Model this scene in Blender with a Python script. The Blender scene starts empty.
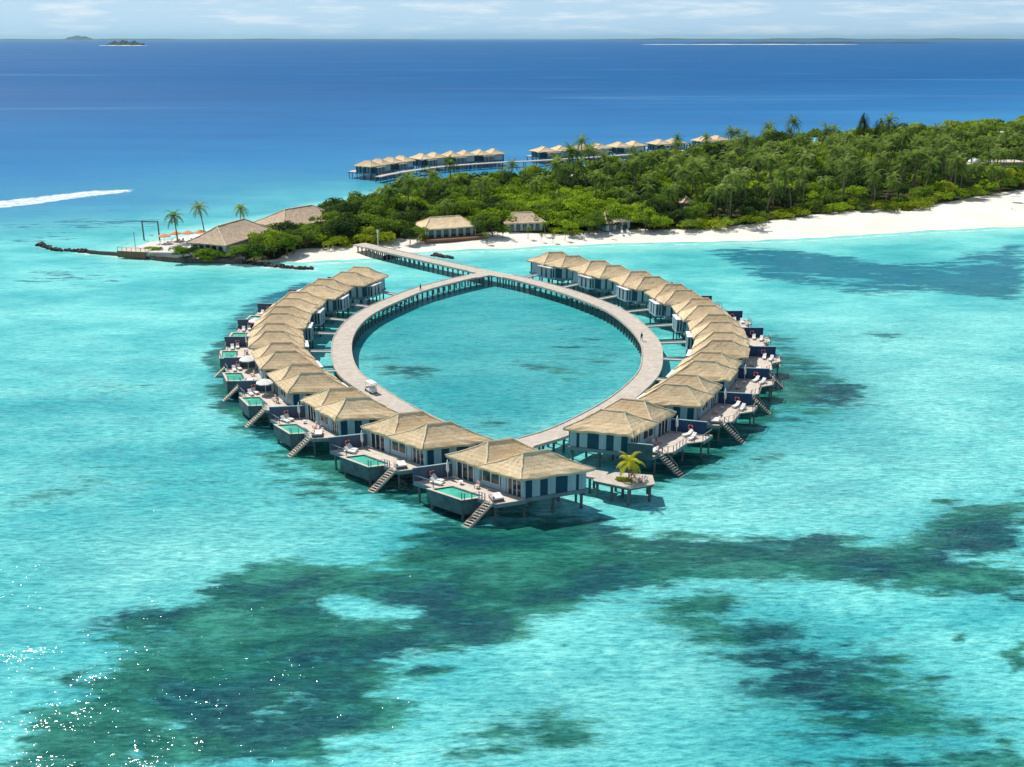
import bpy, bmesh, math, random
import numpy as np
from mathutils import Vector, Matrix
R = math.radians
random.seed(7); rng = np.random.default_rng(7)
S = bpy.context.scene
COL = S.collection

# ------------------------------------------------------------------ camera
FPX, CAMH, HOR = 1000.0, 60.0, 38.5
PITCH = math.atan((383.5-HOR)/FPX)
cam_d = bpy.data.cameras.new('camera'); cam = bpy.data.objects.new('camera', cam_d); COL.objects.link(cam)
cam_d.sensor_fit = 'HORIZONTAL'; cam_d.sensor_width = 36; cam_d.lens = 36*FPX/1024
cam_d.clip_start = 1; cam_d.clip_end = 400000
cam.location = (0, 0, CAMH); cam.rotation_euler = (R(90)-PITCH, 0, 0)
S.camera = cam
S.render.resolution_x = 1024; S.render.resolution_y = 767

def px(x, y, z=0.0):
    """ground point seen at picture position x,y, at height z"""
    dx = (x-512)/FPX; dy = (383.5-y)/FPX
    Y = math.cos(PITCH)+dy*math.sin(PITCH); Z = -math.sin(PITCH)+dy*math.cos(PITCH)
    t = (z-CAMH)/Z
    return (dx*t, Y*t)

# ------------------------------------------------------------------ sky, sun, exposure
SUN_AZ, SUN_EL = -46.0, 55.0          # azimuth from +Y, clockwise
w = bpy.data.worlds.new('World'); S.world = w; w.use_nodes = True
nt = w.node_tree; nt.nodes.clear()
wo = nt.nodes.new('ShaderNodeOutputWorld'); bg = nt.nodes.new('ShaderNodeBackground')
sky = nt.nodes.new('ShaderNodeTexSky'); sky.sky_type = 'NISHITA'; sky.sun_disc = False
sky.sun_elevation = R(SUN_EL); sky.sun_rotation = R(SUN_AZ); sky.altitude = 50; sky.air_density = 1.0; sky.dust_density = 0.1; sky.ozone_density = 3.0
tc = nt.nodes.new('ShaderNodeTexCoord')
mp = nt.nodes.new('ShaderNodeMapping'); mp.inputs['Scale'].default_value = (1, 1, 9)
nz = nt.nodes.new('ShaderNodeTexNoise'); nz.inputs['Scale'].default_value = 14; nz.inputs['Detail'].default_value = 8; nz.inputs['Roughness'].default_value = 0.62
cr = nt.nodes.new('ShaderNodeValToRGB'); cr.color_ramp.elements[0].position = 0.48; cr.color_ramp.elements[1].position = 0.66
mx = nt.nodes.new('ShaderNodeMix'); mx.data_type = 'RGBA'
mul = nt.nodes.new('ShaderNodeMath'); mul.operation = 'MULTIPLY'; mul.inputs[1].default_value = 0.75
nt.links.new(tc.outputs['Generated'], mp.inputs['Vector']); nt.links.new(mp.outputs[0], nz.inputs['Vector'])
nt.links.new(nz.outputs['Fac'], cr.inputs['Fac']); nt.links.new(cr.outputs['Color'], mul.inputs[0])
nt.links.new(mul.outputs[0], mx.inputs[0]); nt.links.new(sky.outputs[0], mx.inputs[6])
mx.inputs[7].default_value = (9.8, 10.7, 11.4, 1)
sx = nt.nodes.new('ShaderNodeSeparateXYZ'); nt.links.new(tc.outputs['Generated'], sx.inputs[0])
hz_ = nt.nodes.new('ShaderNodeMapRange'); hz_.inputs['From Min'].default_value = 0.0; hz_.inputs['From Max'].default_value = 0.22; hz_.inputs['To Min'].default_value = .85; hz_.inputs['To Max'].default_value = 0
nt.links.new(sx.outputs[2], hz_.inputs['Value'])
low = nt.nodes.new('ShaderNodeMix'); low.data_type = 'RGBA'; nt.links.new(hz_.outputs[0], low.inputs[0]); nt.links.new(sky.outputs[0], low.inputs[6]); low.inputs[7].default_value = (5.3, 8.3, 11.4, 1)
nt.links.new(low.outputs[2], mx.inputs[6])
nt.links.new(mx.outputs[2], bg.inputs['Color']); bg.inputs['Strength'].default_value = 0.085
nt.links.new(bg.outputs[0], wo.inputs['Surface'])

sd = bpy.data.lights.new('sun', 'SUN'); sd.energy = 4.7; sd.angle = R(0.5); sd.color = (1.0, 0.95, 0.86)
sun = bpy.data.objects.new('sun', sd); COL.objects.link(sun); sun.location = (0, 0, 200)
az, el = R(SUN_AZ), R(SUN_EL)
sv = Vector((math.sin(az)*math.cos(el), math.cos(az)*math.cos(el), math.sin(el)))
sun.rotation_euler = sv.to_track_quat('Z', 'Y').to_euler()
S.view_settings.view_transform = 'Standard'; S.view_settings.look = 'None'
S.view_settings.exposure = 0.08; S.view_settings.gamma = 1.0; S.view_settings.use_curve_mapping = False

# ------------------------------------------------------------------ materials
class NT:
    def __init__(s, name):
        s.m = bpy.data.materials.new(name); s.m.use_nodes = True
        s.t = s.m.node_tree; s.p = s.t.nodes['Principled BSDF']
        s.tc = s.t.nodes.new('ShaderNodeTexCoord')
    def n(s, typ, **k):
        nd = s.t.nodes.new(typ)
        for a, b in k.items():
            if a.startswith('i_'): nd.inputs[a[2:].replace('_', ' ')].default_value = b
            else: setattr(nd, a, b)
        return nd
    def l(s, a, b): s.t.links.new(a, b)
    def noise(s, scale, detail=4, rough=0.55, vec=None, stretch=None, dist=0):
        nd = s.n('ShaderNodeTexNoise'); nd.inputs['Scale'].default_value = scale
        nd.inputs['Detail'].default_value = detail; nd.inputs['Roughness'].default_value = rough; nd.inputs['Distortion'].default_value = dist
        v = vec if vec is not None else s.tc.outputs['Object']
        if stretch:
            m = s.n('ShaderNodeMapping'); m.inputs['Scale'].default_value = stretch; s.l(v, m.inputs[0]); v = m.outputs[0]
        s.l(v, nd.inputs['Vector']); return nd.outputs['Fac']
    def ramp(s, fac, stops):
        r = s.n('ShaderNodeValToRGB'); e = r.color_ramp.elements
        while len(e) < len(stops): e.new(0.5)
        for k, (p, c) in enumerate(stops):
            e[k].position = p; e[k].color = (*c, 1) if len(c) == 3 else c
        s.l(fac, r.inputs['Fac']); return r.outputs['Color']
    def mix(s, fac, a, b, mode='MIX'):
        m = s.n('ShaderNodeMix', data_type='RGBA', blend_type=mode)
        for v, i in ((fac, 0), (a, 6), (b, 7)):
            if isinstance(v, (int, float)): m.inputs[i].default_value = v
            elif isinstance(v, tuple): m.inputs[i].default_value = (*v, 1) if len(v) == 3 else v
            else: s.l(v, m.inputs[i])
        return m.outputs[2]
    def math(s, op, a, b=0.0, c=None, clamp=False):
        m = s.n('ShaderNodeMath', operation=op); m.use_clamp = clamp
        for v, i in ((a, 0), (b, 1), (c, 2)):
            if v is None: continue
            if isinstance(v, (int, float)): m.inputs[i].default_value = v
            else: s.l(v, m.inputs[i])
        return m.outputs[0]
    def maprange(s, v, a, b, c=0, d=1, smooth=True):
        m = s.n('ShaderNodeMapRange'); m.interpolation_type = 'SMOOTHSTEP' if smooth else 'LINEAR'
        s.l(v, m.inputs['Value'])
        for k, q in zip(('From Min', 'From Max', 'To Min', 'To Max'), (a, b, c, d)): m.inputs[k].default_value = q
        return m.outputs[0]
    def bump(s, h, strength, dist, normal=None):
        b = s.n('ShaderNodeBump'); b.inputs['Strength'].default_value = strength; b.inputs['Distance'].default_value = dist
        s.l(h, b.inputs['Height'])
        if normal is not None: s.l(normal, b.inputs['Normal'])
        return b.outputs[0]
    def set(s, color=None, rough=None, normal=None, spec=None):
        if color is not None:
            if isinstance(color, tuple): s.p.inputs['Base Color'].default_value = (*color, 1)
            else: s.l(color, s.p.inputs['Base Color'])
        if rough is not None:
            if isinstance(rough, (int, float)): s.p.inputs['Roughness'].default_value = rough
            else: s.l(rough, s.p.inputs['Roughness'])
        if normal is not None: s.l(normal, s.p.inputs['Normal'])
        if spec is not None: s.p.inputs['Specular IOR Level'].default_value = spec
        return s.m

def simple(name, c, rough=0.7, var=0.25, scale=1.5, spec=0.3, bump=0.0, stretch=None):
    m = NT(name)
    f = m.noise(scale, 5, 0.6, stretch=stretch)
    lo = tuple(x*(1-var) for x in c); hi = tuple(min(1, x*(1+var)) for x in c)
    col = m.ramp(f, [(0.3, lo), (0.7, hi)])
    nrm = m.bump(f, 0.5, bump) if bump else None
    return m.set(col, rough, nrm, spec)

def mat_thatch():
    m = NT('thatch')
    f1 = m.noise(0.35, 4, 0.6); f2 = m.noise(3.0, 6, 0.7, stretch=(1, 1, 0.35)); f3 = m.noise(9, 3, 0.7, stretch=(1.4, 1.4, .25))
    oi = m.n('ShaderNodeObjectInfo')
    cs = m.n('ShaderNodeTexWave', bands_direction='Z'); cs.inputs['Scale'].default_value = .95; cs.inputs['Distortion'].default_value = 1.2; cs.inputs['Detail'].default_value = 3; cs.inputs['Detail Scale'].default_value = 2.0; m.l(m.tc.outputs['Object'], cs.inputs[0])
    st_ = m.noise(.8, 5, .7, stretch=(1, 1, .5))
    base = m.ramp(f1, [(0.3, (0.58, 0.44, 0.265)), (0.5, (0.70, 0.54, 0.335)), (0.72, (0.78, 0.635, 0.43))])
    base = m.mix(m.maprange(f2, .46, .68, 0, .45), base, (0.38, 0.27, 0.16))
    base = m.mix(m.maprange(f3, .5, .75, 0, .35), base, (0.80, 0.66, 0.46))
    base = m.mix(m.maprange(cs.outputs['Fac'], .0, .25, .35, 0), base, (0.36, 0.27, 0.17))
    base = m.mix(m.maprange(st_, .56, .70, 0, .45), base, (0.40, 0.34, 0.26))
    hs = m.n('ShaderNodeHueSaturation'); m.l(base, hs.inputs['Color']); m.l(m.math('MULTIPLY_ADD', oi.outputs['Random'], .22, .89), hs.inputs['Value'])
    n1 = m.bump(f2, 0.7, 0.07); n2 = m.bump(f3, 0.6, 0.04, n1)
    return m.set(hs.outputs[0], 0.95, n2, 0.1)
def mat_deck(name, c, plank=0.16, axis=(1, 0, 0)):
    m = NT(name)
    wv = m.n('ShaderNodeTexWave', bands_direction='X'); wv.inputs['Scale'].default_value = 1/plank/3.2; wv.inputs['Distortion'].default_value = 0
    m.l(m.tc.outputs['Object'], wv.inputs[0])
    f = m.noise(0.8, 5, .65); g = m.noise(5, 4, .6)
    col = m.ramp(f, [(.3, tuple(x*.8 for x in c)), (.7, tuple(min(1, x*1.15) for x in c))])
    col = m.mix(m.maprange(g, .45, .75, 0, .35), col, tuple(x*.55 for x in c))
    col = m.mix(m.maprange(wv.outputs['Fac'], .0, .18, .3, 0), col, tuple(x*.4 for x in c))
    return m.set(col, .85, None, .2)
def mat_boards(name, c, var=.18):
    m = NT(name)
    f = m.noise(1.1, 5, .65, stretch=(1, 1, .3)); g = m.noise(7, 3, .6, stretch=(1.5, 1.5, .15))
    wv = m.n('ShaderNodeTexWave', bands_direction='X'); wv.inputs['Scale'].default_value = 1.7
    m.l(m.tc.outputs['Object'], wv.inputs[0])
    col = m.ramp(f, [(.3, tuple(x*(1-var) for x in c)), (.7, tuple(min(1, x*(1+var)) for x in c))])
    col = m.mix(m.maprange(g, .5, .75, 0, .3), col, tuple(x*.6 for x in c))
    col = m.mix(m.maprange(wv.outputs['Fac'], 0, .12, .4, 0), col, tuple(x*.5 for x in c))
    return m.set(col, .75, None, .25)
def mat_leaf(name, stops, hue=.0):
    m = NT(name)
    oi = m.n('ShaderNodeObjectInfo')
    at = m.n('ShaderNodeAttribute', attribute_name='tone')
    f = m.math('ADD', m.math('MULTIPLY', at.outputs['Fac'], .75), m.math('MULTIPLY', oi.outputs['Random'], .25))
    col = m.ramp(f, stops)
    m.set(col, .8, None, .08)
    tr = m.n('ShaderNodeBsdfTranslucent'); ms = m.n('ShaderNodeMixShader'); ms.inputs[0].default_value = .40
    out = m.t.nodes['Material Output']
    m.l(m.mix(1.0, col, (1.2, 1.3, .5), 'MULTIPLY'), tr.inputs['Color'])
    m.l(m.p.outputs[0], ms.inputs[1]); m.l(tr.outputs[0], ms.inputs[2]); m.l(ms.outputs[0], out.inputs['Surface'])
    return m.m
def mat_glass(name, c):
    m = NT(name); f = m.noise(.7, 2)
    return m.set(m.ramp(f, [(.3, tuple(x*.6 for x in c)), (.7, c)]), .08, None, .6)

M = {}
M['thatch'] = mat_thatch()
M['cap'] = simple('straw_cap', (.80, .66, .46), .9, .15, 2, .1)
M['walk'] = mat_deck('walkway_planks', (.545, .485, .42), .3)
M['deck'] = mat_deck('deck_planks', (.64, .56, .48), .16)
M['dark'] = mat_boards('slate_blue_boards', (.010, .080, .120))
M['light'] = mat_boards('pale_painted_boards', (.34, .50, .545), .08)
M['white'] = simple('white_paint', (.76, .76, .74), .6, .06, 2, .3)
M['skirt'] = mat_boards('grey_fascia_boards', (.16, .26, .28))
M['privacy'] = mat_boards('weathered_screen_boards', (.075, .10, .145), .25)
M['privacy_navy'] = mat_boards('navy_screen_boards', (.018, .060, .135), .2)
M['tank'] = simple('teal_pool_tank', (.055, .12, .13), .7, .35, .8, .3)
M['post'] = simple('weathered_posts', (.10, .125, .125), .85, .35, 1.2, .2)
M['wood'] = simple('brown_timber', (.22, .12, .07), .8, .3, 2, .2)
M['tread'] = simple('pale_stair_boards', (.52, .43, .35), .8, .2, 4, .2)
M['glass'] = mat_glass('dark_window_glass', (.03, .06, .07))
M['fabric'] = simple('white_fabric', (.78, .76, .73), .9, .05, 3, .1)
M['pink'] = simple('faded_pink_fabric', (.66, .50, .46), .9, .1, 3, .1)
M['orange'] = simple('orange_canvas', (.78, .26, .14), .85, .12, 2, .1)
M['red'] = simple('orange_red_ring', (.72, .10, .05), .5, .1, 3, .4)
M['metal'] = simple('brushed_rail_metal', (.34, .36, .37), .45, .1, 4, .5)
M['tyre'] = simple('black_rubber', (.02, .02, .02), .8, .1, 4, .2)
M['bark'] = simple('grey_brown_bark', (.20, .155, .11), .9, .3, 3, .1, .05)
M['rock'] = simple('dark_sea_rock', (.075, .06, .055), .85, .5, .9, .2, .15)
M['wall_stone'] = simple('seawall_stone', (.13, .11, .095), .9, .45, 1.5, .15, .1)
M['skin'] = simple('skin', (.35, .2, .13), .6, .05, 4, .3)
M['cloth'] = simple('navy_cloth', (.05, .06, .09), .9, .2, 4, .1)
M['plaster'] = simple('cream_plaster', (.62, .60, .56), .8, .08, 1, .2)
M['brownroof'] = simple('brown_shingle_roof', (.52, .40, .29), .9, .25, 1.2, .1, .08)
M['grassroof'] = simple('pale_flat_roof', (.58, .52, .40), .9, .15, .4, .1)
gA = [(0.05, (.075, .13, .012)), (.45, (.225, .34, .022)), (.8, (.38, .49, .035)), (1, (.50, .56, .08))]
gB = [(0.05, (.055, .100, .016)), (.45, (.150, .245, .032)), (.8, (.235, .32, .040)), (1, (.34, .38, .08))]
gC = [(0.05, (.018, .040, .014)), (.45, (.052, .100, .028)), (.8, (.095, .155, .038)), (1, (.17, .22, .06))]
gD = [(0.05, (.10, .14, .015)), (.45, (.24, .31, .02)), (.8, (.37, .42, .03)), (1, (.46, .42, .08))]
gP = [(0.05, (.020, .048, .014)), (.45, (.095, .165, .035)), (.8, (.25, .34, .085)), (1, (.52, .55, .26))]
gY = [(0.0, (.20, .24, .02)), (.4, (.42, .44, .03)), (.8, (.62, .56, .06)), (1, (.70, .50, .10))]
M['leafA'] = mat_leaf('bright_leaves', gA); M['leafB'] = mat_leaf('green_leaves', gB); M['leafC'] = mat_leaf('dark_leaves', gC)
M['leafD'] = mat_leaf('yellow_green_leaves', gD); M['frond'] = mat_leaf('palm_fronds', gP); M['frondY'] = mat_leaf('yellow_palm_fronds', gY)

def mat_pool():
    m = NT('pool_water'); f = m.noise(2.2, 3, .5, stretch=(1, 1, 1)); g = m.noise(.5, 2)
    col = m.ramp(g, [(.3, (.05, .42, .29)), (.7, (.12, .60, .45))])
    return m.set(col, .06, m.bump(f, .3, .05), .5)
M['pool'] = mat_pool()

def mat_sand():
    m = NT('sand')
    wet = m.n('ShaderNodeAttribute', attribute_name='wet'); veg = m.n('ShaderNodeAttribute', attribute_name='veg')
    f = m.noise(.05, 5, .6); g = m.noise(.5, 5, .65); h = m.noise(.012, 4, .55, stretch=(1, 3, 1))
    col = m.ramp(f, [(.3, (.74, .68, .585)), (.7, (.84, .79, .71))])
    col = m.mix(m.maprange(g, .55, .75, 0, .25), col, (.58, .49, .38))
    col = m.mix(m.maprange(wet.outputs['Fac'], .05, .9), col, (.62, .53, .42))
    vv = m.math('ADD', veg.outputs['Fac'], m.math('MULTIPLY', m.math('SUBTRACT', m.noise(.25, 5, .7), .5), .9))
    col = m.mix(m.maprange(vv, .4, .6), col, m.ramp(g, [(.3, (.035, .04, .015)), (.7, (.09, .10, .03))]))
    return m.set(col, .95, m.bump(g, .4, .08), .1)
M['sand'] = mat_sand()

def mat_sea():
    m = NT('sea_water')
    geo = m.n('ShaderNodeNewGeometry'); P = geo.outputs['Position']
    sp = m.n('ShaderNodeSeparateXYZ'); m.l(P, sp.inputs[0]); X, Y = sp.outputs[0], sp.outputs[1]
    A = {k: m.n('ShaderNodeAttribute', attribute_name=k).outputs['Fac'] for k in ('reef', 'foam', 'shoal', 'teal')}
    big = m.noise(.0045, 5, .55, P, (1, 1.6, 1)); mid = m.noise(.03, 6, .6, P, (1, 1.7, 1)); sml = m.noise(.16, 5, .65, P, (.5, 1.8, 1))
    rip = m.noise(1.25, 5, .68, P, (.5, 1.6, 1)); rip2 = m.noise(.3, 4, .62, P, (.5, 1.7, 1), 1.2)
    # distance from the reef edge outwards: lagoon, slope, deep water
    d = m.math('ADD', Y, m.math('MULTIPLY', m.math('SUBTRACT', big, .5), 260))
    d = m.math('ADD', d, m.math('MULTIPLY', m.math('MAXIMUM', m.math('SUBTRACT', X, 60), 0), -.75))
    d = m.math('ADD', d, m.math('MULTIPLY', m.math('MINIMUM', m.math('ADD', X, 50), 0), -.5))
    deep = m.ramp(m.maprange(d, 250, 1250, 0, 1, False), [
        (0.00, (.10, .50, .52)), (0.10, (.075, .40, .47)), (.19, (.045, .28, .45)), (.32, (.020, .195, .43)),
        (.50, (.007, .142, .37)), (.8, (.004, .115, .315)), (1, (.003, .098, .28))])
    # shallow lagoon with drifting patches of lighter sand
    lag = m.ramp(mid, [(.25, (.030, .35, .39)), (.42, (.085, .51, .52)), (.58, (.18, .68, .65)), (.78, (.32, .80, .74))])
    near = m.maprange(d, 300, 470, 1, 0)
    col = m.mix(near, deep, lag)
    col = m.mix(m.math('MULTIPLY', A['teal'], .85), col, (.022, .31, .34))
    col = m.mix(m.math('MULTIPLY', A['shoal'], .8), col, (.34, .80, .72))
    rm = m.math('ADD', A['reef'], m.math('MULTIPLY', m.math('SUBTRACT', sml, .5), 1.5))
    rm = m.math('ADD', rm, m.math('MULTIPLY', m.math('SUBTRACT', mid, .5), 1.3))
    rm = m.math('ADD', rm, m.math('MULTIPLY', m.math('SUBTRACT', rip2, .5), .9))
    rm = m.math('ADD', rm, m.math('MULTIPLY', m.math('SUBTRACT', m.noise(.45, 5, .7, P, (.6, 1.5, 1)), .5), .8))
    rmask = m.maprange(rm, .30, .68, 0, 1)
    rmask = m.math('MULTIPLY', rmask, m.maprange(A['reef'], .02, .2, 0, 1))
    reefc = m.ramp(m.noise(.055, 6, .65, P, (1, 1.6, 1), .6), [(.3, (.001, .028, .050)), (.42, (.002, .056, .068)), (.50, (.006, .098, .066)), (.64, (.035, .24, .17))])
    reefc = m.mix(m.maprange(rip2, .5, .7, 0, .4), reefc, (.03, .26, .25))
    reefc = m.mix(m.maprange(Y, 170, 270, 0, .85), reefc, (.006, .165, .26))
    col = m.mix(m.math('MULTIPLY', rmask, .93), col, reefc)  # reef colour also fills the shade painted under the villas
    # farther reefs look bluer because more water lies over them
    # broken light through the ripples
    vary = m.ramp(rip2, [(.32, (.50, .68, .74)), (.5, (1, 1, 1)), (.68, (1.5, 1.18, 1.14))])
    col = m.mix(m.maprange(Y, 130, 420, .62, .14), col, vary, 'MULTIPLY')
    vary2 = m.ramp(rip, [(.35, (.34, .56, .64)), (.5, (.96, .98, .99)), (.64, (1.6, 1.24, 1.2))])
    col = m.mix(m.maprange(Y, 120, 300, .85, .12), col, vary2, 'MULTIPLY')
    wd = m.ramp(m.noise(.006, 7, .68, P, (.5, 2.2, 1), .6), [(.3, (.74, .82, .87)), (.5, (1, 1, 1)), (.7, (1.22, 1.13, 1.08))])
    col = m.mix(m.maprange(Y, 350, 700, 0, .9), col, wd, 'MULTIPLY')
    # long wind streaks on the open sea
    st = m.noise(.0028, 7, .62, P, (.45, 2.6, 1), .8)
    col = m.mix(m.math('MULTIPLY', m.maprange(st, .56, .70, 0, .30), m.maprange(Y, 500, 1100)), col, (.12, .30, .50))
    fm = m.math('ADD', A['foam'], m.math('MULTIPLY', m.math('SUBTRACT', m.noise(.35, 6, .7, P, (.7, 1.3, 1)), .5), 1.3))
    fmask = m.math('MULTIPLY', m.maprange(fm, .46, .82), m.maprange(A['foam'], .03, .2))
    col = m.mix(fmask, col, (.84, .87, .87))
    fade = m.maprange(Y, 150, 1500, 1, .15)
    h = m.math('MULTIPLY', m.math('ADD', m.math('MULTIPLY', rip, .75), m.math('ADD', m.math('MULTIPLY', rip2, 1.2), m.math('MULTIPLY', m.noise(2.6, 3, .6, P, (.7, 1.3, 1)), .34))), 1.0)
    def bmp(dist, st):
        b = m.n('ShaderNodeBump'); b.inputs['Distance'].default_value = dist; m.l(h, b.inputs['Height']); m.l(m.math('MULTIPLY', fade, st), b.inputs['Strength']); return b.outputs[0]
    weak = bmp(.8, .6)
    # body colour scattered back from the water and its bed, under a rippled mirror skin
    def tilt(scale, stretch, detail):
        n_ = m.n('ShaderNodeTexNoise'); n_.inputs['Scale'].default_value = scale; n_.inputs['Detail'].default_value = detail; n_.inputs['Roughness'].default_value = .6
        mp_ = m.n('ShaderNodeMapping'); mp_.inputs['Scale'].default_value = stretch; m.l(P, mp_.inputs[0]); m.l(mp_.outputs[0], n_.inputs['Vector'])
        v = m.n('ShaderNodeVectorMath', operation='SUBTRACT'); m.l(n_.outputs['Color'], v.inputs[0]); v.inputs[1].default_value = (.5, .5, .5); return v.outputs[0]
    va = m.n('ShaderNodeVectorMath', operation='ADD'); big_t = m.n('ShaderNodeVectorMath', operation='SCALE'); m.l(tilt(.22, (.7, 1.3, 1), 2), big_t.inputs[0]); big_t.inputs['Scale'].default_value = .45
    m.l(tilt(3.4, (.7, 1.2, 1), 2), va.inputs[0]); m.l(big_t.outputs[0], va.inputs[1])
    k_ = m.ramp(m.maprange(Y, 80, 880, 0, 1, False), [(0, (.215,)*3), (.10, (.20,)*3), (.22, (.09,)*3), (1, (.015,)*3)]); k_ = m.math('MULTIPLY', k_, 5.0)
    sc_ = m.n('ShaderNodeVectorMath', operation='SCALE'); m.l(va.outputs[0], sc_.inputs[0]); m.l(k_, sc_.inputs['Scale'])
    fl = m.n('ShaderNodeVectorMath', operation='MULTIPLY'); m.l(sc_.outputs[0], fl.inputs[0]); fl.inputs[1].default_value = (1, 1, 0)
    ad = m.n('ShaderNodeVectorMath', operation='ADD'); m.l(fl.outputs[0], ad.inputs[0]); ad.inputs[1].default_value = (0, 0, 1)
    no = m.n('ShaderNodeVectorMath', operation='NORMALIZE'); m.l(ad.outputs[0], no.inputs[0])
    df = m.n('ShaderNodeBsdfDiffuse'); m.l(col, df.inputs['Color']); m.l(weak, df.inputs['Normal'])
    gl = m.n('ShaderNodeBsdfGlossy'); m.l(no.outputs[0], gl.inputs['Normal']); m.l(m.maprange(Y, 100, 1200, .10, .30), gl.inputs['Roughness'])
    fr = m.n('ShaderNodeFresnel'); fr.inputs['IOR'].default_value = 1.33; m.l(no.outputs[0], fr.inputs['Normal'])
    fac = m.math('MINIMUM', m.math('MULTIPLY', fr.outputs[0], m.ramp(m.maprange(Y, 130, 1630, 0, 1, False), [(0, (.9,)*3), (.08, (.5,)*3), (.25, (.30,)*3), (.6, (.16,)*3), (1, (.10,)*3)])), .4)
    mxs = m.n('ShaderNodeMixShader'); m.l(fac, mxs.inputs[0]); m.l(df.outputs[0], mxs.inputs[1]); m.l(gl.outputs[0], mxs.inputs[2])
    m.l(mxs.outputs[0], m.t.nodes['Material Output'].inputs['Surface']); m.t.nodes.remove(m.p)
    return m.m
M['sea'] = mat_sea()

# ------------------------------------------------------------------ mesh helpers
class MB:
    def __init__(s, T=None): s.v = []; s.f = []; s.T = T
    def add(s, pts, faces):
        o = len(s.v)
        s.v += [s.T(*p) if s.T else tuple(p) for p in pts]
        s.f += [tuple(o+i for i in f) for f in faces]
    def box(s, x0, x1, y0, y1, z0, z1):
        s.add([(x0,y0,z0),(x1,y0,z0),(x1,y1,z0),(x0,y1,z0),(x0,y0,z1),(x1,y0,z1),(x1,y1,z1),(x0,y1,z1)],
              [(0,3,2,1),(4,5,6,7),(0,1,5,4),(1,2,6,5),(2,3,7,6),(3,0,4,7)]); return s
    def beam(s, p, q, wd, ht):
        p = Vector(p); q = Vector(q); d = (q-p).normalized(); up = Vector((0,0,1))
        sd_ = d.cross(up)
        if sd_.length < 1e-4: sd_ = Vector((1,0,0))
        sd_.normalize(); u2 = sd_.cross(d)
        c = [a*wd/2*sd_+b*ht/2*u2 for a, b in ((-1,-1),(1,-1),(1,1),(-1,1))]
        s.add([tuple(p+k) for k in c]+[tuple(q+k) for k in c], [(0,1,2,3),(7,6,5,4),(0,4,5,1),(1,5,6,2),(2,6,7,3),(3,7,4,0)]); return s
    def tube(s, pts, rads, n=8, cap=True):
        pts = [Vector(p) for p in pts]
        rads = [float(rads)]*len(pts) if isinstance(rads, (int, float)) else [float(q) for q in rads]
        vs = []; fs = []
        for i, p in enumerate(pts):
            d = (pts[min(i+1, len(pts)-1)]-pts[max(i-1, 0)]).normalized()
            a = d.orthogonal().normalized() if abs(d.z) < .95 else Vector((1,0,0)); a = (a-d*a.dot(d)).normalized(); b = d.cross(a)
            for k in range(n):
                t = 2*math.pi*k/n; vs.append(tuple(p+rads[i]*(math.cos(t)*a+math.sin(t)*b)))
        for i in range(len(pts)-1):
            for k in range(n): fs.append((i*n+k, i*n+(k+1)%n, (i+1)*n+(k+1)%n, (i+1)*n+k))
        if cap: fs += [tuple(range(n))[::-1], tuple(range((len(pts)-1)*n, len(pts)*n))]
        s.add(vs, fs); return s
    def prism(s, poly, z0, z1):
        n = len(poly)
        s.add([(x,y,z0) for x,y in poly]+[(x,y,z1) for x,y in poly], [tuple(range(n))[::-1], tuple(range(n,2*n))]+[(i,(i+1)%n,n+(i+1)%n,n+i) for i in range(n)]); return s
    def torus(s, c, R0, r, axis='x', n=20, m=8):
        vs = []; fs = []
        for i in range(n):
            a = 2*math.pi*i/n
            for j in range(m):
                b = 2*math.pi*j/m; rr = R0+r*math.cos(b); p = (r*math.sin(b), rr*math.cos(a), rr*math.sin(a))
                if axis == 'z': p = (p[1], p[2], p[0])
                if axis == 'y': p = (p[1], p[0], p[2])
                vs.append((c[0]+p[0], c[1]+p[1], c[2]+p[2]))
        for i in range(n):
            for j in range(m): fs.append((i*m+j, ((i+1)%n)*m+j, ((i+1)%n)*m+(j+1)%m, i*m+(j+1)%m))
        s.add(vs, fs); return s
    def mesh(s, name, mat, recalc=True, smooth=False):
        me = bpy.data.meshes.new(name); me.from_pydata(s.v, [], s.f)
        if recalc:
            bm = bmesh.new(); bm.from_mesh(me); bmesh.ops.recalc_face_normals(bm, faces=bm.faces); bm.to_mesh(me); bm.free()
        if smooth: me.polygons.foreach_set('use_smooth', [True]*len(me.polygons))
        me.materials.append(mat); return me
    def build(s, name, mat, parent=None, recalc=True, smooth=False):
        o = bpy.data.objects.new(name, s.mesh(name, mat, recalc, smooth)); COL.objects.link(o)
        if parent is not None: o.parent = parent
        return o
def tag(o, label=None, cat=None, group=None, kind=None):
    for k, v in (('label', label), ('category', cat), ('group', group), ('kind', kind)):
        if v: o[k] = v
    return o
def empty(name, loc, rz=0):
    o = bpy.data.objects.new(name, None); COL.objects.link(o); o.location = loc; o.rotation_euler = (0, 0, rz); o.empty_display_size = .5; return o
def copy_tree(o, parent=None):
    c = o.copy(); COL.objects.link(c)
    if parent is not None: c.parent = parent
    for ch in list(o.children): copy_tree(ch, c)
    return c
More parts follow.
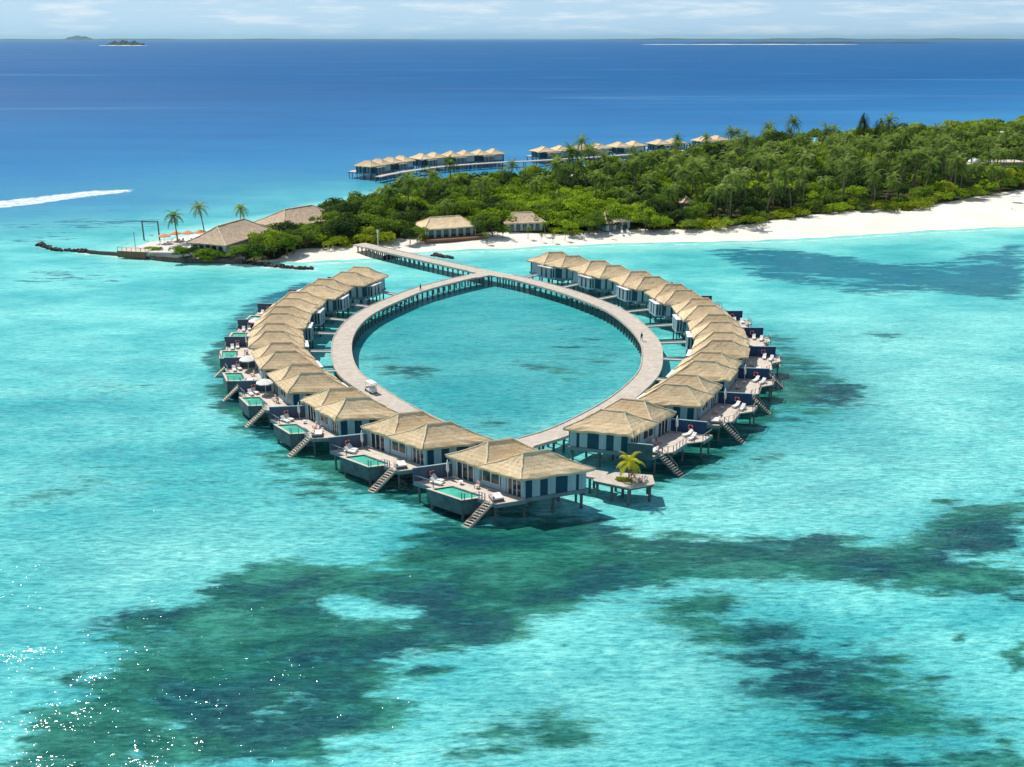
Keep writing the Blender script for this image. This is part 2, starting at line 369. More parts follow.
def smoothpath(P, step):
    """resampled Catmull-Rom line through the 2-D points P"""
    P = [np.array(p, float) for p in P]; out = []
    for i in range(len(P)-1):
        p0 = P[i-1] if i else 2*P[0]-P[1]; p1, p2 = P[i], P[i+1]; p3 = P[i+2] if i+2 < len(P) else 2*P[-1]-P[-2]
        for t in np.linspace(0, 1, 12, endpoint=False):
            out.append(.5*((2*p1)+(-p0+p2)*t+(2*p0-5*p1+4*p2-p3)*t*t+(-p0+3*p1-3*p2+p3)*t**3))
    out.append(P[-1]); out = np.array(out)
    L = np.r_[0, np.cumsum(np.hypot(*np.diff(out, axis=0).T))]; n = max(2, int(round(L[-1]/step))+1)
    s_ = np.linspace(0, L[-1], n)
    return np.c_[np.interp(s_, L, out[:, 0]), np.interp(s_, L, out[:, 1])]
def normals2(P):
    d = np.gradient(P, axis=0); d /= np.hypot(*d.T)[:, None]; return np.c_[-d[:, 1], d[:, 0]]
def inside(poly, X, Y):
    r = np.zeros(X.shape, bool); n = len(poly); j = n-1
    for i in range(n):
        xi, yi = poly[i]; xj, yj = poly[j]
        if yi != yj:
            r ^= ((yi > Y) != (yj > Y)) & (X < (xj-xi)*(Y-yi)/(yj-yi)+xi)
        j = i
    return r
def sdf(poly, X, Y, closed=True):
    d = np.full(X.shape, 1e9); n = len(poly)
    for i in range(n if closed else n-1):
        ax, ay = poly[i]; bx, by = poly[(i+1) % n]
        ex, ey = bx-ax, by-ay; L = ex*ex+ey*ey+1e-9
        t = np.clip(((X-ax)*ex+(Y-ay)*ey)/L, 0, 1)
        d = np.minimum(d, np.hypot(X-ax-t*ex, Y-ay-t*ey))
    return np.where(inside(poly, X, Y), d, -d) if closed else d
def sm(x, a, b):
    t = np.clip((x-a)/(b-a), 0, 1); return t*t*(3-2*t)

# ------------------------------------------------------------------ island outline (shore at water level)
SHORE = [px(*p) for p in [(131,249),(127,252),(140,257.5),(165,260),(186,262.5),(239,263.5),(262,266),(290,264.5),(311,264),(340,262.5),(372,261.5),(388,259),
         (397,256),(410,255),(437,253.2),(480,251.6),(515,250.5),(550,248.2),(610,246),(700,244),(760,242.5),(800,241),(850,238),(920,233.5),(1024,228.5)]]
SHORE = [tuple(p) for p in smoothpath(SHORE[:9], 4)[:-1]] + [tuple(p) for p in smoothpath(SHORE[8:], 4)]
SHORE += [(240,338),(330,372),(430,440),(520,560),(560,700),(520,790),(430,780),(345,715),(235,650),(165,622),(108,585),(52,512),(-12,446),(-50,412),(-66,385),(-74,362),(-84,348),(-98,334),(-110,318)]
VEG = [px(*p, 1.5) for p in [(232,262),(262,258),(290,256),(300,250),(345,247),(352,245.5),(385,241.5),(400,240),(418,240),(500,233.5),(560,235),(600,231.5),(640,231),(680,230.5),(720,228.5),(752,226.5),(800,219.5),(850,213.5),(905,211),(950,204.5),(985,198.5),(1024,191.5)]]
VEG += [(250,425),(330,440),(430,500),(500,600),(520,700),(480,760),(430,765),(350,700),(240,635),(170,606),(114,568),(60,497),(-5,428),(-45,396),(-58,368),(-66,348),(-78,330),(-85,312),(-84,296)]

# ------------------------------------------------------------------ sea: one sheet from under the camera to the horizon
def build_sea():
    def grow(a, s, n, q=1.16):
        out = [a]
        for _ in range(n): s *= q; out.append(out[-1]+s)
        return out[1:]
    xs = np.arange(-230, 240.01, 1.5); ys = np.arange(75, 480.01, 1.5)
    g = np.array(grow(0, 1.5, 68, 1.18))
    xs = np.r_[xs[0]-g[::-1], xs, xs[-1]+g]; ys = np.r_[ys[0]-np.array([10, 30, 80, 300, 2000])[::-1], ys, ys[-1]+g]
    X, Y = np.meshgrid(xs, ys)
    reef = np.zeros(X.shape); foam = np.zeros(X.shape); shoal = np.zeros(X.shape); teal = np.zeros(X.shape)
    def blob(arr, pts, st, soft):
        poly = [px(*p) for p in pts]; xs_ = [p[0] for p in poly]; ys_ = [p[1] for p in poly]
        m_ = (X > min(xs_)-30) & (X < max(xs_)+30) & (Y > min(ys_)-30) & (Y < max(ys_)+30)
        arr[m_] = np.maximum(arr[m_], st*sm(sdf(poly, X[m_], Y[m_]), -soft, soft))
    big = [(50,627),(100,617),(175,607),(205,590),(240,575),(300,559),(345,566),(375,562),(392,552),(397,530),(430,522),(600,518),(622,530),(632,541),(712,541),(802,535),(892,543),
           (905,532),(947,510),(1030,495),(1030,603),(952,597),(882,587),(800,578),(702,578),(650,590),(597,600),(542,617),(512,632),(470,652),(410,655),(392,668),(388,685),(408,705),(395,722),(340,737),(305,767),(290,800),
           (10,800),(22,767),(30,725),(52,700),(48,672),(100,667),(120,652),(100,640),(55,634)]
    blob(reef, big, 1.0, 6.5)
    hole = np.zeros(X.shape); blob(hole, [(312,600),(335,594),(380,603),(425,607),(420,622),(380,626),(345,627)], .9, 2.5); reef *= (1-hole)
    hole = np.zeros(X.shape); blob(hole, [(925,548),(1030,556),(1030,570),(960,562)], .8, 3); reef *= (1-hole)
    hole = np.zeros(X.shape); blob(hole, [(130,700),(300,688),(330,720),(250,745),(90,748)], .35, 4); reef *= (1-hole)
    blob(reef, [(640,600),(662,590),(722,585),(800,612),(882,645),(930,680),(960,700),(1002,730),(990,765),(940,800),(800,800),(745,720),(712,672),(660,640),(640,620)], .66, 10)
    blob(reef, [(700,660),(800,650),(900,690),(960,735),(940,790),(830,790),(740,700)], .74, 10)
    blob(reef, [(470,705),(560,695),(610,715),(590,745),(520,765),(470,745)], .54, 8)
    blob(reef, [(395,668),(445,660),(462,672),(430,684),(400,680)], .7, 1.5)
    blob(reef, [(990,655),(1030,640),(1030,676),(1012,674),(1008,662)], .9, 1.2)
    for cx, cy, a, b, s_ in ((900,627,9,5,.85),(958,636,7,3,.7),(955,651,4,2.5,.6),(1008,742,12,4,.8),(968,630,10,3,.5),(563,643,6,4,.7),(944,501,16,3,.75),(908,500,12,2,.5),(1000,735,6,5,.7)):
        blob(reef, [(cx+a*math.cos(t), cy+b*math.sin(t)) for t in np.linspace(0, 6.28, 9)[:-1]], s_, .9)
    blob(reef, [(762,325),(792,338),(832,366),(872,388),(868,408),(838,425),(800,440),(770,425),(745,400)], .66, 8)
    blob(reef, [(700,250),(740,247),(790,250),(870,258),(930,262),(1030,240),(1030,304),(980,300),(930,292),(870,294),(800,288),(745,276)], .66, 7)
    blob(reef, [(740,252),(860,262),(1030,268),(1030,290),(900,285),(800,276)], .8, 5)
    blob(reef, [(855,330),(900,326),(925,336),(880,343)], .5, 4)
    blob(reef, [(640,455),(700,462),(800,445),(780,470),(730,485),(650,492)], .55, 7)
    blob(reef, [(235,425),(300,460),(380,505),(470,530),(600,525),(520,560),(430,545),(340,520),(250,470)], .55, 5)
    blob(reef, [(90,470),(200,455),(330,500),(390,545),(330,520),(220,500),(120,500)], .34, 8)
    blob(reef, [(0,440),(110,430),(190,470),(120,540),(0,560)], .26, 12)
    blob(reef, [(0,225),(120,215),(210,222),(120,236),(0,245)], .36, 10)
    blob(reef, [(0,270),(90,262),(160,280),(90,300),(0,300)], .24, 10)
    blob(reef, [(60,380),(170,370),(200,400),(120,420),(40,410)], .22, 10)
    blob(reef, [(560,310),(610,325),(632,345),(635,365),(610,385),(560,395),(500,360)], .30, 8)
    blob(reef, [(355,355),(400,350),(470,380),(520,430),(470,432),(400,395)], .34, 6)
    blob(teal, [(345,350),(362,320),(420,292),(490,276),(560,290),(620,318),(645,350),(630,385),(580,420),(530,445),(450,440),(390,405)], .80, 8)
    blob(teal, [(650,605),(700,590),(790,610),(890,650),(975,705),(1010,740),(990,800),(690,800),(720,720),(690,670)], .85, 9)
    blob(teal, [(470,700),(560,690),(620,715),(600,760),(520,775),(465,750)], .7, 8)
    blob(teal, [(755,325),(800,335),(850,365),(885,392),(880,415),(800,450),(740,470),(690,490),(660,480),(740,420)], .8, 8)
    blob(teal, [(0,445),(150,440),(330,500),(400,545),(330,545),(150,590),(0,600)], .42, 18)
    blob(teal, [(0,385),(210,380),(260,440),(420,540),(200,600),(0,640)], .30, 25)
    blob(shoal, [(240,590),(330,545),(395,560),(420,600),(390,625),(330,630)], .0, 6)
    blob(shoal, [(640,500),(760,470),(900,480),(960,500),(880,530),(760,530),(650,530)], .45, 14)
    blob(shoal, [(800,320),(1030,310),(1030,480),(900,500),(700,500),(860,420)], .38, 16)
    blob(shoal, [(30,560),(200,520),(330,530),(300,555),(160,600),(60,612)], .32, 12)
    blob(shoal, [(520,660),(700,610),(760,690),(620,760),(430,767)], .28, 12)
    # shade and dark reflections under the villas, painted into the reef mask
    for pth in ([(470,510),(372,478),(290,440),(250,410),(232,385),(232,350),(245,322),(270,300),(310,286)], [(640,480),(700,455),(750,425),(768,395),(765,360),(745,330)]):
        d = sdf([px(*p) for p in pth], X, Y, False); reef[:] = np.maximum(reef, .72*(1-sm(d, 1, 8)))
    ds = sdf(SHORE, X, Y)
    shoal[:] = np.maximum(shoal, .9*(1-sm(-ds, 0, 16))*(ds < 3))
    surf = (1-sm(np.abs(ds+.3), .5, 2.2))*.62
    foam[:] = np.maximum(foam, surf)
    wallf = sdf([px(*p) for p in [(40,247),(90,253.5),(150,259.5),(240,264.5),(312,270)]], X, Y, False)
    foam[:] = np.maximum(foam, .62*(1-sm(wallf, 1, 5)))
    blob(foam, [(-40,200),(0,200.5),(40,196),(90,190.5),(136,188.8),(132,192),(80,198),(40,204),(0,208.5),(-40,209)], .74, 3.2)
    ny, nx = X.shape
    me = bpy.data.meshes.new('water')
    co = np.stack([X.ravel(), Y.ravel(), np.zeros(X.size)], 1).astype('f')
    idx = np.arange(ny*nx).reshape(ny, nx)
    q = np.stack([idx[:-1, :-1], idx[:-1, 1:], idx[1:, 1:], idx[1:, :-1]], -1).reshape(-1, 4)
    me.vertices.add(len(co)); me.vertices.foreach_set('co', co.ravel())
    me.loops.add(q.size); me.loops.foreach_set('vertex_index', q.ravel().astype('i'))
    me.polygons.add(len(q)); me.polygons.foreach_set('loop_start', np.arange(0, q.size, 4, dtype='i')); me.polygons.foreach_set('loop_total', np.full(len(q), 4, 'i'))
    me.update()
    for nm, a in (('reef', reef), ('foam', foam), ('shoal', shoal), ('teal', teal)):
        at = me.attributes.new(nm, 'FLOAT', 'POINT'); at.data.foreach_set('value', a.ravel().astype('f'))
    me.materials.append(M['sea'])
    o = bpy.data.objects.new('water', me); COL.objects.link(o); tag(o, kind='structure')
build_sea()

def grid_mesh(name, X, Y, Z, keep, mat, attrs, smooth=True):
    ny, nx = X.shape; idx = np.arange(ny*nx).reshape(ny, nx)
    q = np.stack([idx[:-1, :-1], idx[:-1, 1:], idx[1:, 1:], idx[1:, :-1]], -1).reshape(-1, 4)
    k = keep.ravel()[q].any(1); q = q[k]
    used = np.unique(q); remap = -np.ones(ny*nx, int); remap[used] = np.arange(len(used)); q = remap[q]
    co = np.stack([X.ravel(), Y.ravel(), Z.ravel()], 1)[used]
    me = bpy.data.meshes.new(name); me.from_pydata(co.tolist(), [], q.tolist())
    for nm, a in attrs.items():
        at = me.attributes.new(nm, 'FLOAT', 'POINT'); at.data.foreach_set('value', a.ravel()[used].astype('f'))
    if smooth: me.polygons.foreach_set('use_smooth', [True]*len(me.polygons))
    me.materials.append(mat); o = bpy.data.objects.new(name, me); COL.objects.link(o); return o
def ground_z(X, Y):
    d = sdf(SHORE, X, Y)
    return np.where(d > 0, 1.7*sm(d, -2, 26)-.03, -.5+0*d)
def build_island():
    xs = np.arange(-125, 570, 2.5); ys = np.arange(262, 800, 2.5); X, Y = np.meshgrid(xs, ys)
    d = sdf(SHORE, X, Y); v = sdf(VEG, X, Y)
    wob = 0.9*np.sin(X*.21)*np.cos(Y*.17+X*.05)+.6*np.sin(X*.5+1)
    Z = np.where(d > -2, -.18+1.9*sm(d+wob*.5, -2.2, 28)+.06*np.sin(X*.4)*np.sin(Y*.5), -.6)
    o = grid_mesh('island', X, Y, Z, d > -4, M['sand'], {'wet': 1-sm(d+wob, .5, 5), 'veg': sm(v, -.5, 7)})
    tag(o, kind='structure')
build_island()
_gx = {}
def gz(x, y):
    d = float(sdf(SHORE, np.array([x]), np.array([y]))[0]); t = min(1, max(0, (d+2.2)/30.2))
    return -.18+1.9*t*t*(3-2*t) if d > -2 else 0

# ------------------------------------------------------------------ walkways
WZ = 2.7
LB = [px(*p, WZ) for p in [(490,272.8),(460,278.8),(420,289.3),(395,299),(370.3,310.4),(354,322),(344,336),(341.5,350),(344.5,365),(353,376.9),(372,390),(399,407)]]+[(-12.2,146.2),(-6.5,139.6),(-2.6,135.2)]
RB = [px(*p, WZ) for p in [(490,272.8),(520,278.8),(565,291),(601,304),(621,314),(639,328.5),(650,342.6),(652.3,353.6),(650.4,369),(641.5,381.7),(620,400),(590,417.5),(557,433)]]+[(2.4,139.2),(-2.6,135.2)]
PIER = [px(*p, WZ) for p in [(359,243.6),(402,253.8),(440,262.3),(478,270.6),(490,273)]]
TIP = [(-2.6,135.2),(3,131.6),(9.5,128.5),(13,127)]
def ribbon(mb, P, wd, z0, z1, rails=False):
    N = normals2(P); a = P+N*wd/2; b = P-N*wd/2; n = len(P)
    v = [(a[i][0],a[i][1],z1) for i in range(n)]+[(b[i][0],b[i][1],z1) for i in range(n)]+[(a[i][0],a[i][1],z0) for i in range(n)]+[(b[i][0],b[i][1],z0) for i in range(n)]
    f = []
    for i in range(n-1):
        f += [(i,n+i,n+i+1,i+1), (2*n+i,2*n+i+1,3*n+i+1,3*n+i), (i,i+1,2*n+i+1,2*n+i), (n+i,3*n+i,3*n+i+1,n+i+1)]
    f += [(0,2*n,3*n,n),(n-1,2*n-1,4*n-1,3*n-1)]
    mb.add(v, f)
walk_root = empty('walkway', (0, 190, 0)); tag(walk_root, 'pale timber walkway on posts looping inside the ring of villas to the shore', 'walkway')
def L0(x, y, z): return (x, y-190, z)
paths = [(LB, 4.05), (RB, 4.05), (PIER, 4.4), (TIP, 2.6)]
walk_pts = []
mk = MB(L0); posts = []; joist = MB(L0)
for k, (P, wd) in enumerate(paths):
    Q = smoothpath(P, 2.0); walk_pts.append(Q)
    ribbon(mk, Q, wd, WZ-.32-.01*k, WZ-.004*k)
    N = normals2(Q)
    for sg in (-1, 1):
        kk = (Q+N*sg*(wd/2-.1))[3:-3]; e_ = MB(L0); ribbon(e_, kk, .16, WZ+.004, WZ+.13); e_.build('edge_board', M['walk'], walk_root)
    for i in range(1, len(Q)-1):
        for sg in (-1, 1):
            p = Q[i]+N[i]*sg*(wd/2-.35)
            if gz(*p) < .9: posts.append((p[0], p[1]))
        joist.beam((*(Q[i]+N[i]*(wd/2-.1)), WZ-.5), (*(Q[i]-N[i]*(wd/2-.1)), WZ-.5), .25, .3)
mk.build('walkway_deck', M['walk'], walk_root); joist.build('cross_beam', M['post'], walk_root)
ctr = np.array((-3, 200))
def postvis(p):  # posts on the side that faces the camera show largest
    x, y = p; near = y
    return near - (40 if (y > 200 and np.hypot(x+3, y-200) < 60 and True) else 0)
posts.sort(key=lambda p: p[1] if p[1] > 205 else p[1]+120)
pm = MB().tube([(0,0,-2.5),(0,0,WZ-.34)], .19, 7).mesh('post', M['post'])
for p in posts[:98]:
    o = bpy.data.objects.new('post', pm); COL.objects.link(o); o.parent = walk_root; o.location = L0(p[0], p[1], 0)
rest = MB(L0)
for p in posts[98:]: rest.tube([(p[0],p[1],-2.5),(p[0],p[1],WZ-.34)], .19, 6)
tag(rest.build('post', M['post'], walk_root), kind='stuff')
walk_all = np.vstack(walk_pts[:2])

# ------------------------------------------------------------------ villas
def hip_block(mb, capmb, u0, u1, w0, w1, ze, zr, r0, r1, seed, sag=.22):
    """thatched hip roof: ridge runs inwards from r0 to r1"""
    rs = np.random.default_rng(seed); uc = (u0+u1)/2
    A = [(u0,w0),(u1,w0),(u1,w1),(u0,w1)]
    Rg = [(uc,r0),(uc,r0),(uc,r1),(uc,r1)]
    n, m_ = 9, 6
    rings = []
    for j in range(m_+1):
        t = j/m_; ring = []
        for k in range(4):
            a0, a1, b0, b1 = A[k], A[(k+1)%4], Rg[k], Rg[(k+1)%4]
            for i in range(n):
                s_ = i/n; ex = a0[0]+(a1[0]-a0[0])*s_; ey = a0[1]+(a1[1]-a0[1])*s_
                rx = b0[0]+(b1[0]-b0[0])*s_; ry = b0[1]+(b1[1]-b0[1])*s_
                z = ze+(zr-ze)*t-sag*math.sin(math.pi*t)
                jt = .025 if j < m_ else .01
                ring.append((ex+(rx-ex)*t+rs.normal()*jt, ey+(ry-ey)*t+rs.normal()*jt, z+rs.normal()*.018-(abs(rs.normal())*.14 if j == 0 else 0)))
        rings.append(ring)
    N = 4*n; vs = [p for r in rings for p in r]; fs = []
    for j in range(m_):
        for i in range(N): fs.append((j*N+i, j*N+(i+1)%N, (j+1)*N+(i+1)%N, (j+1)*N+i))
    # fringe and soffit
    o = len(vs); cu, cw = (u0+u1)/2, (w0+w1)/2
    vs += [(cu+(p[0]-cu)*.985, cw+(p[1]-cw)*.985, p[2]-.30-abs(rs.normal())*.05) for p in rings[0]]
    for i in range(N): fs.append((i, o+i, o+(i+1)%N, (i+1)%N))
    o2 = len(vs); vs += [(cu+(p[0]-cu)*.86, cw+(p[1]-cw)*.86, ze-.12) for p in rings[0]]
    for i in range(N): fs.append((o+i, o2+i, o2+(i+1)%N, o+(i+1)%N))
    fs.append(tuple(range(o2, o2+N)))
    mb.add(vs, fs)
    capmb.tube([(uc, r0-.1, zr+.05), (uc, (r0+r1)/2, zr+.02), (uc, r1+.1, zr+.05)], .13, 6)
    for k in range(4):
        pts = []
        for j in range(0, m_+1):
            p = rings[j][k*n]; pts.append((p[0], p[1], p[2]+.04))
        capmb.tube(pts, .085, 5)

ORD = ['nearest', 'second', 'third', 'fourth', 'fifth', 'sixth', 'seventh', 'eighth', 'ninth', 'farthest']
def unit(v): v = np.array(v, float); return v/np.hypot(*v)
STRIPES = [(.13,.25),(.38,.5),(.70,.83),(.885,.995)]
def make_villa(C, a, b, Lu, label, group, seed, pool=True, front=False, tipwall=False, far=False, bridge_to=None):
    C = np.array(C, float); ah, bh = unit(a), unit(b); s_ = Lu/13.1
    base = C+ah*6.5*s_+bh*5; rz = math.atan2(bh[1], bh[0])
    ca, sa = math.cos(-rz), math.sin(-rz)
    def W(u, w_): return C+ah*u*s_+bh*w_
    def T(u, w_, z):
        q = W(u, w_)-base; return (q[0]*ca-q[1]*sa, q[0]*sa+q[1]*ca, z)
    root = empty('water_villa', (base[0], base[1], 0), rz); tag(root, label, 'villa', group)
    B = lambda: MB(T)
    # body
    B().box(.35,12.75, .75,10.0, 2.45,2.98).build('floor_platform', M['skirt'], root)
    B().box(.6,12.5, 1.1,9.85, 2.98,5.95).build('wall', M['dark'], root)
    for side, uu in ((0, .6), (1, 12.5)):
        for (s0, s1) in STRIPES:
            w0, w1 = 1.0+s0*8.8, 1.0+s1*8.8
            mb = B(); du = -.08 if side == 0 else .08
            mb.box(min(uu, uu+du), max(uu, uu+du), w0, w1, 3.0, 5.8); mb.box(min(uu, uu+du*1.6), max(uu, uu+du*1.6), w0+.3, w0+.36, 3.02, 5.78)
            mb.build('wall_panel', M['light'] if not far else M['skirt'], root)
    if not far:
        for (u0, u1, z0, z1, nm) in ((9.0,11.9,3.02,5.3,'glass_door'),(4.6,7.5,3.75,5.25,'window'),(1.0,3.2,3.02,5.3,'glass_door')):
            g = B().box(u0, u1, 1.02, 1.098, z0, z1).build(nm, M['glass'], root)
            fm = B(); nm_ = 3 if nm == 'glass_door' else 2
            for i in range(nm_+1):
                uu = u0+(u1-u0)*i/nm_; fm.box(uu-.05, uu+.05, .96, 1.015, z0, z1)
            fm.box(u0-.05, u1+.05, .955, 1.012, z1, z1+.1)
            if nm == 'window': fm.box(u0-.12, u1+.12, .93, 1.0, z0-.1, z0)
            fm.build('frame', M['white'], g)
        B().box(4.4, 7.7, .9, 1.095, 3.0, 3.62).build('sill_wall', M['light'], root)
        for (u0, u1) in ((.45,.85),(3.4,4.2),(7.9,8.7),(12.1,12.6)):
            B().box(u0, u1, .85, 1.096, 3.0, 5.75).build('pillar', M['light'], root)
    # roofs
    for (u0, u1, w0, w1, zr, r0, r1) in ((-.05,7.2,0,10.5,8.25 if not far else 7.9,3.4,6.9),(6.1,13.15,.35,10.7,8.4 if not far else 7.95,3.6,7.1)):
        rb, cb = B(), B(); hip_block(rb, cb, u0, u1, w0, w1, 6.0, zr, r0, r1, seed*7+int(u0))
        ro = rb.build('roof', M['thatch'], root); cb.build('ridge_cap', M['cap'], ro)
    # service block on the walkway side
    ub0, ub1 = 2.9, 7.6
    sb = B().box(ub0, ub1, 9.855, 11.3, 2.5, 5.25).build('service_block', M['light'] if not far else M['skirt'], root)
    B().box(ub0-.1, ub1+.1, 9.853, 11.4, 5.25, 5.38).build('flat_roof', M['white'], sb)
    for i in range(2):
        u = ub0+1.1+i*1.7; B().box(u, u+.55, 11.3, 11.34, 2.9, 5.1).build('window', M['glass'], sb)
    for w0 in (10.2, 10.8): B().box(ub0-.03, ub0, w0, w0+.3, 2.9, 5.1).build('window', M['glass'], sb)
    B().box(8.2, 11.9, 9.852, 9.95, 3.0, 5.7).build('wall_panel', M['light'], root)
    # bridge
    ubr = 8.9
    if bridge_to is not None:
        st = W(ubr, 9.6); d = np.hypot(*(bridge_to-st).T); k = d.argmin(); en = bridge_to[k]; v = en-st; ln = np.hypot(*v); en = st+v*(ln-1.9)/ln
        def Tw(x, y, z): q = np.array((x, y))-base; return (q[0]*ca-q[1]*sa, q[0]*sa+q[1]*ca, z)
        bm_ = MB(Tw); bm_.beam((*st, 2.83), (*en, 2.62), 1.3, .12)
        br = bm_.build('entrance_bridge', M['walk'], root)
        nv = np.array((-v[1], v[0]))/ln*.62
        for sg in (-1, 1): MB(Tw).beam((*(st+sg*nv), 2.97), (*(en+sg*nv), 2.76), .1, .14).build('edge_board', M['light'], br)
    # stilts
    Ps = [(u, w_, 2.45, .17) for u in (.9,4.6,8.5,12.2) for w_ in (1.3,5.4,9.5)]+[(3.4,11.0,2.5,.14),(7.1,11.0,2.5,.14)]
    if pool: Ps += [(.5,-3.0,2.8,.14),(12.0,-4.3,2.8,.14),(3.3,-5.2,1.2,.16),(8.6,-5.2,1.2,.16),(9.5,-4.3,2.8,.14)]
    else: Ps += [(.5,-2.9,2.8,.14),(12.0,-5.3,2.8,.14),(9.6,-5.3,2.8,.14),(7.2,-3.7,2.8,.14),(3.2,-4.0,2.8,.14)]
    for (u, w_, zt, r) in Ps: B().tube([(u, w_, -2.5), (u, w_, zt)], r, 7).build('stilt', M['post'], root)
    bm2 = B()
    for w_ in (1.3, 5.4, 9.5): bm2.box(.4, 12.7, w_-.12, w_+.12, 2.15, 2.45)
    bm2.build('floor_beam', M['post'], root)
    # deck
    dk = B()
    if pool:
        dk.box(-.1, 2.9, -3.4, .75, 2.84, 3.0); dk.box(2.9, 9.0, -2.2, .75, 2.84, 3.0); dk.box(9.0, 12.4, -4.7, .75, 2.84, 3.0)
    else:
        dk.prism([(-.1,.75),(-.1,-3.0),(1.6,-3.3),(2.8,-4.4),(7.4,-4.1),(9.0,-5.8),(12.4,-5.6),(12.4,.75)], 2.84, 3.0)
    dko = dk.build('deck', M['deck'], root)
    sk = B()
    if pool: B().box(-.1, 2.88, -3.48, -3.41, 2.45, 2.95).build('edge_board', M['skirt'], dko); B().box(9.0, 12.4, -4.78, -4.71, 2.45, 2.95).build('edge_board', M['skirt'], dko); sk.box(-.17, -.11, -3.4, .7, 2.45, 2.95)
    else:
        for p_, q_ in (((-.1,-3.05,2.7),(1.6,-3.36,2.7)),((2.8,-4.46,2.7),(7.4,-4.16,2.7)),((9.0,-5.86,2.7),(12.4,-5.66,2.7))): B().beam(p_, q_, .07, .45).build('edge_board', M['skirt'], dko)
        sk.box(-.17, -.11, -3.0, .7, 2.45, 2.95)
    sk.build('edge_board', M['skirt'], dko)
    if pool:
        pl = B(); x0, x1, y0, y1 = 2.92, 8.98, -5.62, -2.22
        pl.box(x0, x1, y0, y0+.45, .9, 3.0); pl.box(x0, x1, y1-.3, y1, .9, 2.98); pl.box(x0, x0+.5, y0+.45, y1-.3, .9, 2.99); pl.box(x1-.5, x1, y0+.45, y1-.3, .9, 2.99); pl.box(x0+.5, x1-.5, y0+.45, y1-.3, .9, 1.4)
        po = pl.build('plunge_pool', M['tank'], root)
        B().box(x0+.5, x1-.5, y0+.45, y1-.3, 1.41, 2.86).build('pool_water', M['pool'], po)
        rm_ = B(); rm_.box(x0-.04, x1+.04, y0-.04, y0+.4, 3.003, 3.05); rm_.box(x0-.04, x0+.44, y0+.4, y1, 3.004, 3.051); rm_.box(x1-.44, x1+.04, y0+.4, y1, 3.004, 3.051)
        rm_.build('pool_rim', M['deck'], po)
    # privacy wall with cap
    wend = -4.75 if pool else -4.6
    pw = B().box(12.42, 12.56, wend, .74, 2.35, 4.95).build('privacy_wall', M['privacy'] if pool else M['privacy_navy'], root)
    B().box(12.36, 12.62, wend-.04, .74, 4.95, 5.03).build('wall_cap', M['light'], pw)
    if tipwall:
        pw = B().box(-.35, -.2, -2.9, .74, 2.35, 4.8).build('privacy_wall', M['tank'], root)
        B().box(-.4, -.15, -2.95, .74, 4.8, 4.88).build('wall_cap', M['light'], pw)
    # railing
    def rail(pts, n):
        r = B(); pts = [Vector(p) for p in pts]
        for p, q in zip(pts, pts[1:]): r.beam((p.x,p.y,3.95), (q.x,q.y,3.95), .07, .05)
        ro = r.build('railing', M['metal'], root)
        for p, q in zip(pts, pts[1:]):
            k = max(2, int((q-p).length/n))
            for i in range(k):
                c = p.lerp(q, i/k); B().box(c.x-.045, c.x+.045, c.y-.035, c.y+.035, 3.0, 3.93).build('railing_post', M['skirt'] if pool else M['wood'], ro)
    if not far:
        if pool:
            rail([(1.9,-3.3,0),(2.85,-3.3,0),(2.85,-5.3,0),(3.6,-5.5,0)], .8); rail([(9.1,-4.6,0),(12.3,-4.6,0)], 1.5)
        else:
            rail([(1.7,-3.35,0),(2.9,-4.35,0),(7.3,-4.05,0),(9.1,-5.7,0),(12.3,-5.5,0)], .9)
        # stairs into the water
        st = B(); ws, we = -3.42, -6.9
        for u in (.45, 1.55): st.beam((u, ws, 2.9), (u, we, -.35), .09, .28)
        so = st.build('stairs', M['post'] if not pool else M['tread'], root)
        tr = B()
        for i in range(11):
            t = (i+.3)/11; tr.box(.4, 1.6, ws+(we-ws)*t-.16, ws+(we-ws)*t+.14, 2.95-3.2*t, 3.02-3.2*t)
        tr.build('stair_treads', M['tread'], so)
        hr = B()
        for u in (.42,) if pool else (.42, 1.58): hr.beam((u, ws+.1, 3.95), (u, we+1.2, 1.4), .05, .05); hr.beam((u, ws+.1, 3.0), (u, ws+.1, 3.95), .05, .05); hr.beam((u, we+1.2, .5), (u, we+1.2, 1.4), .05, .05)
        hr.build('handrail', M['metal'], so)
    return W, rz, ah, bh

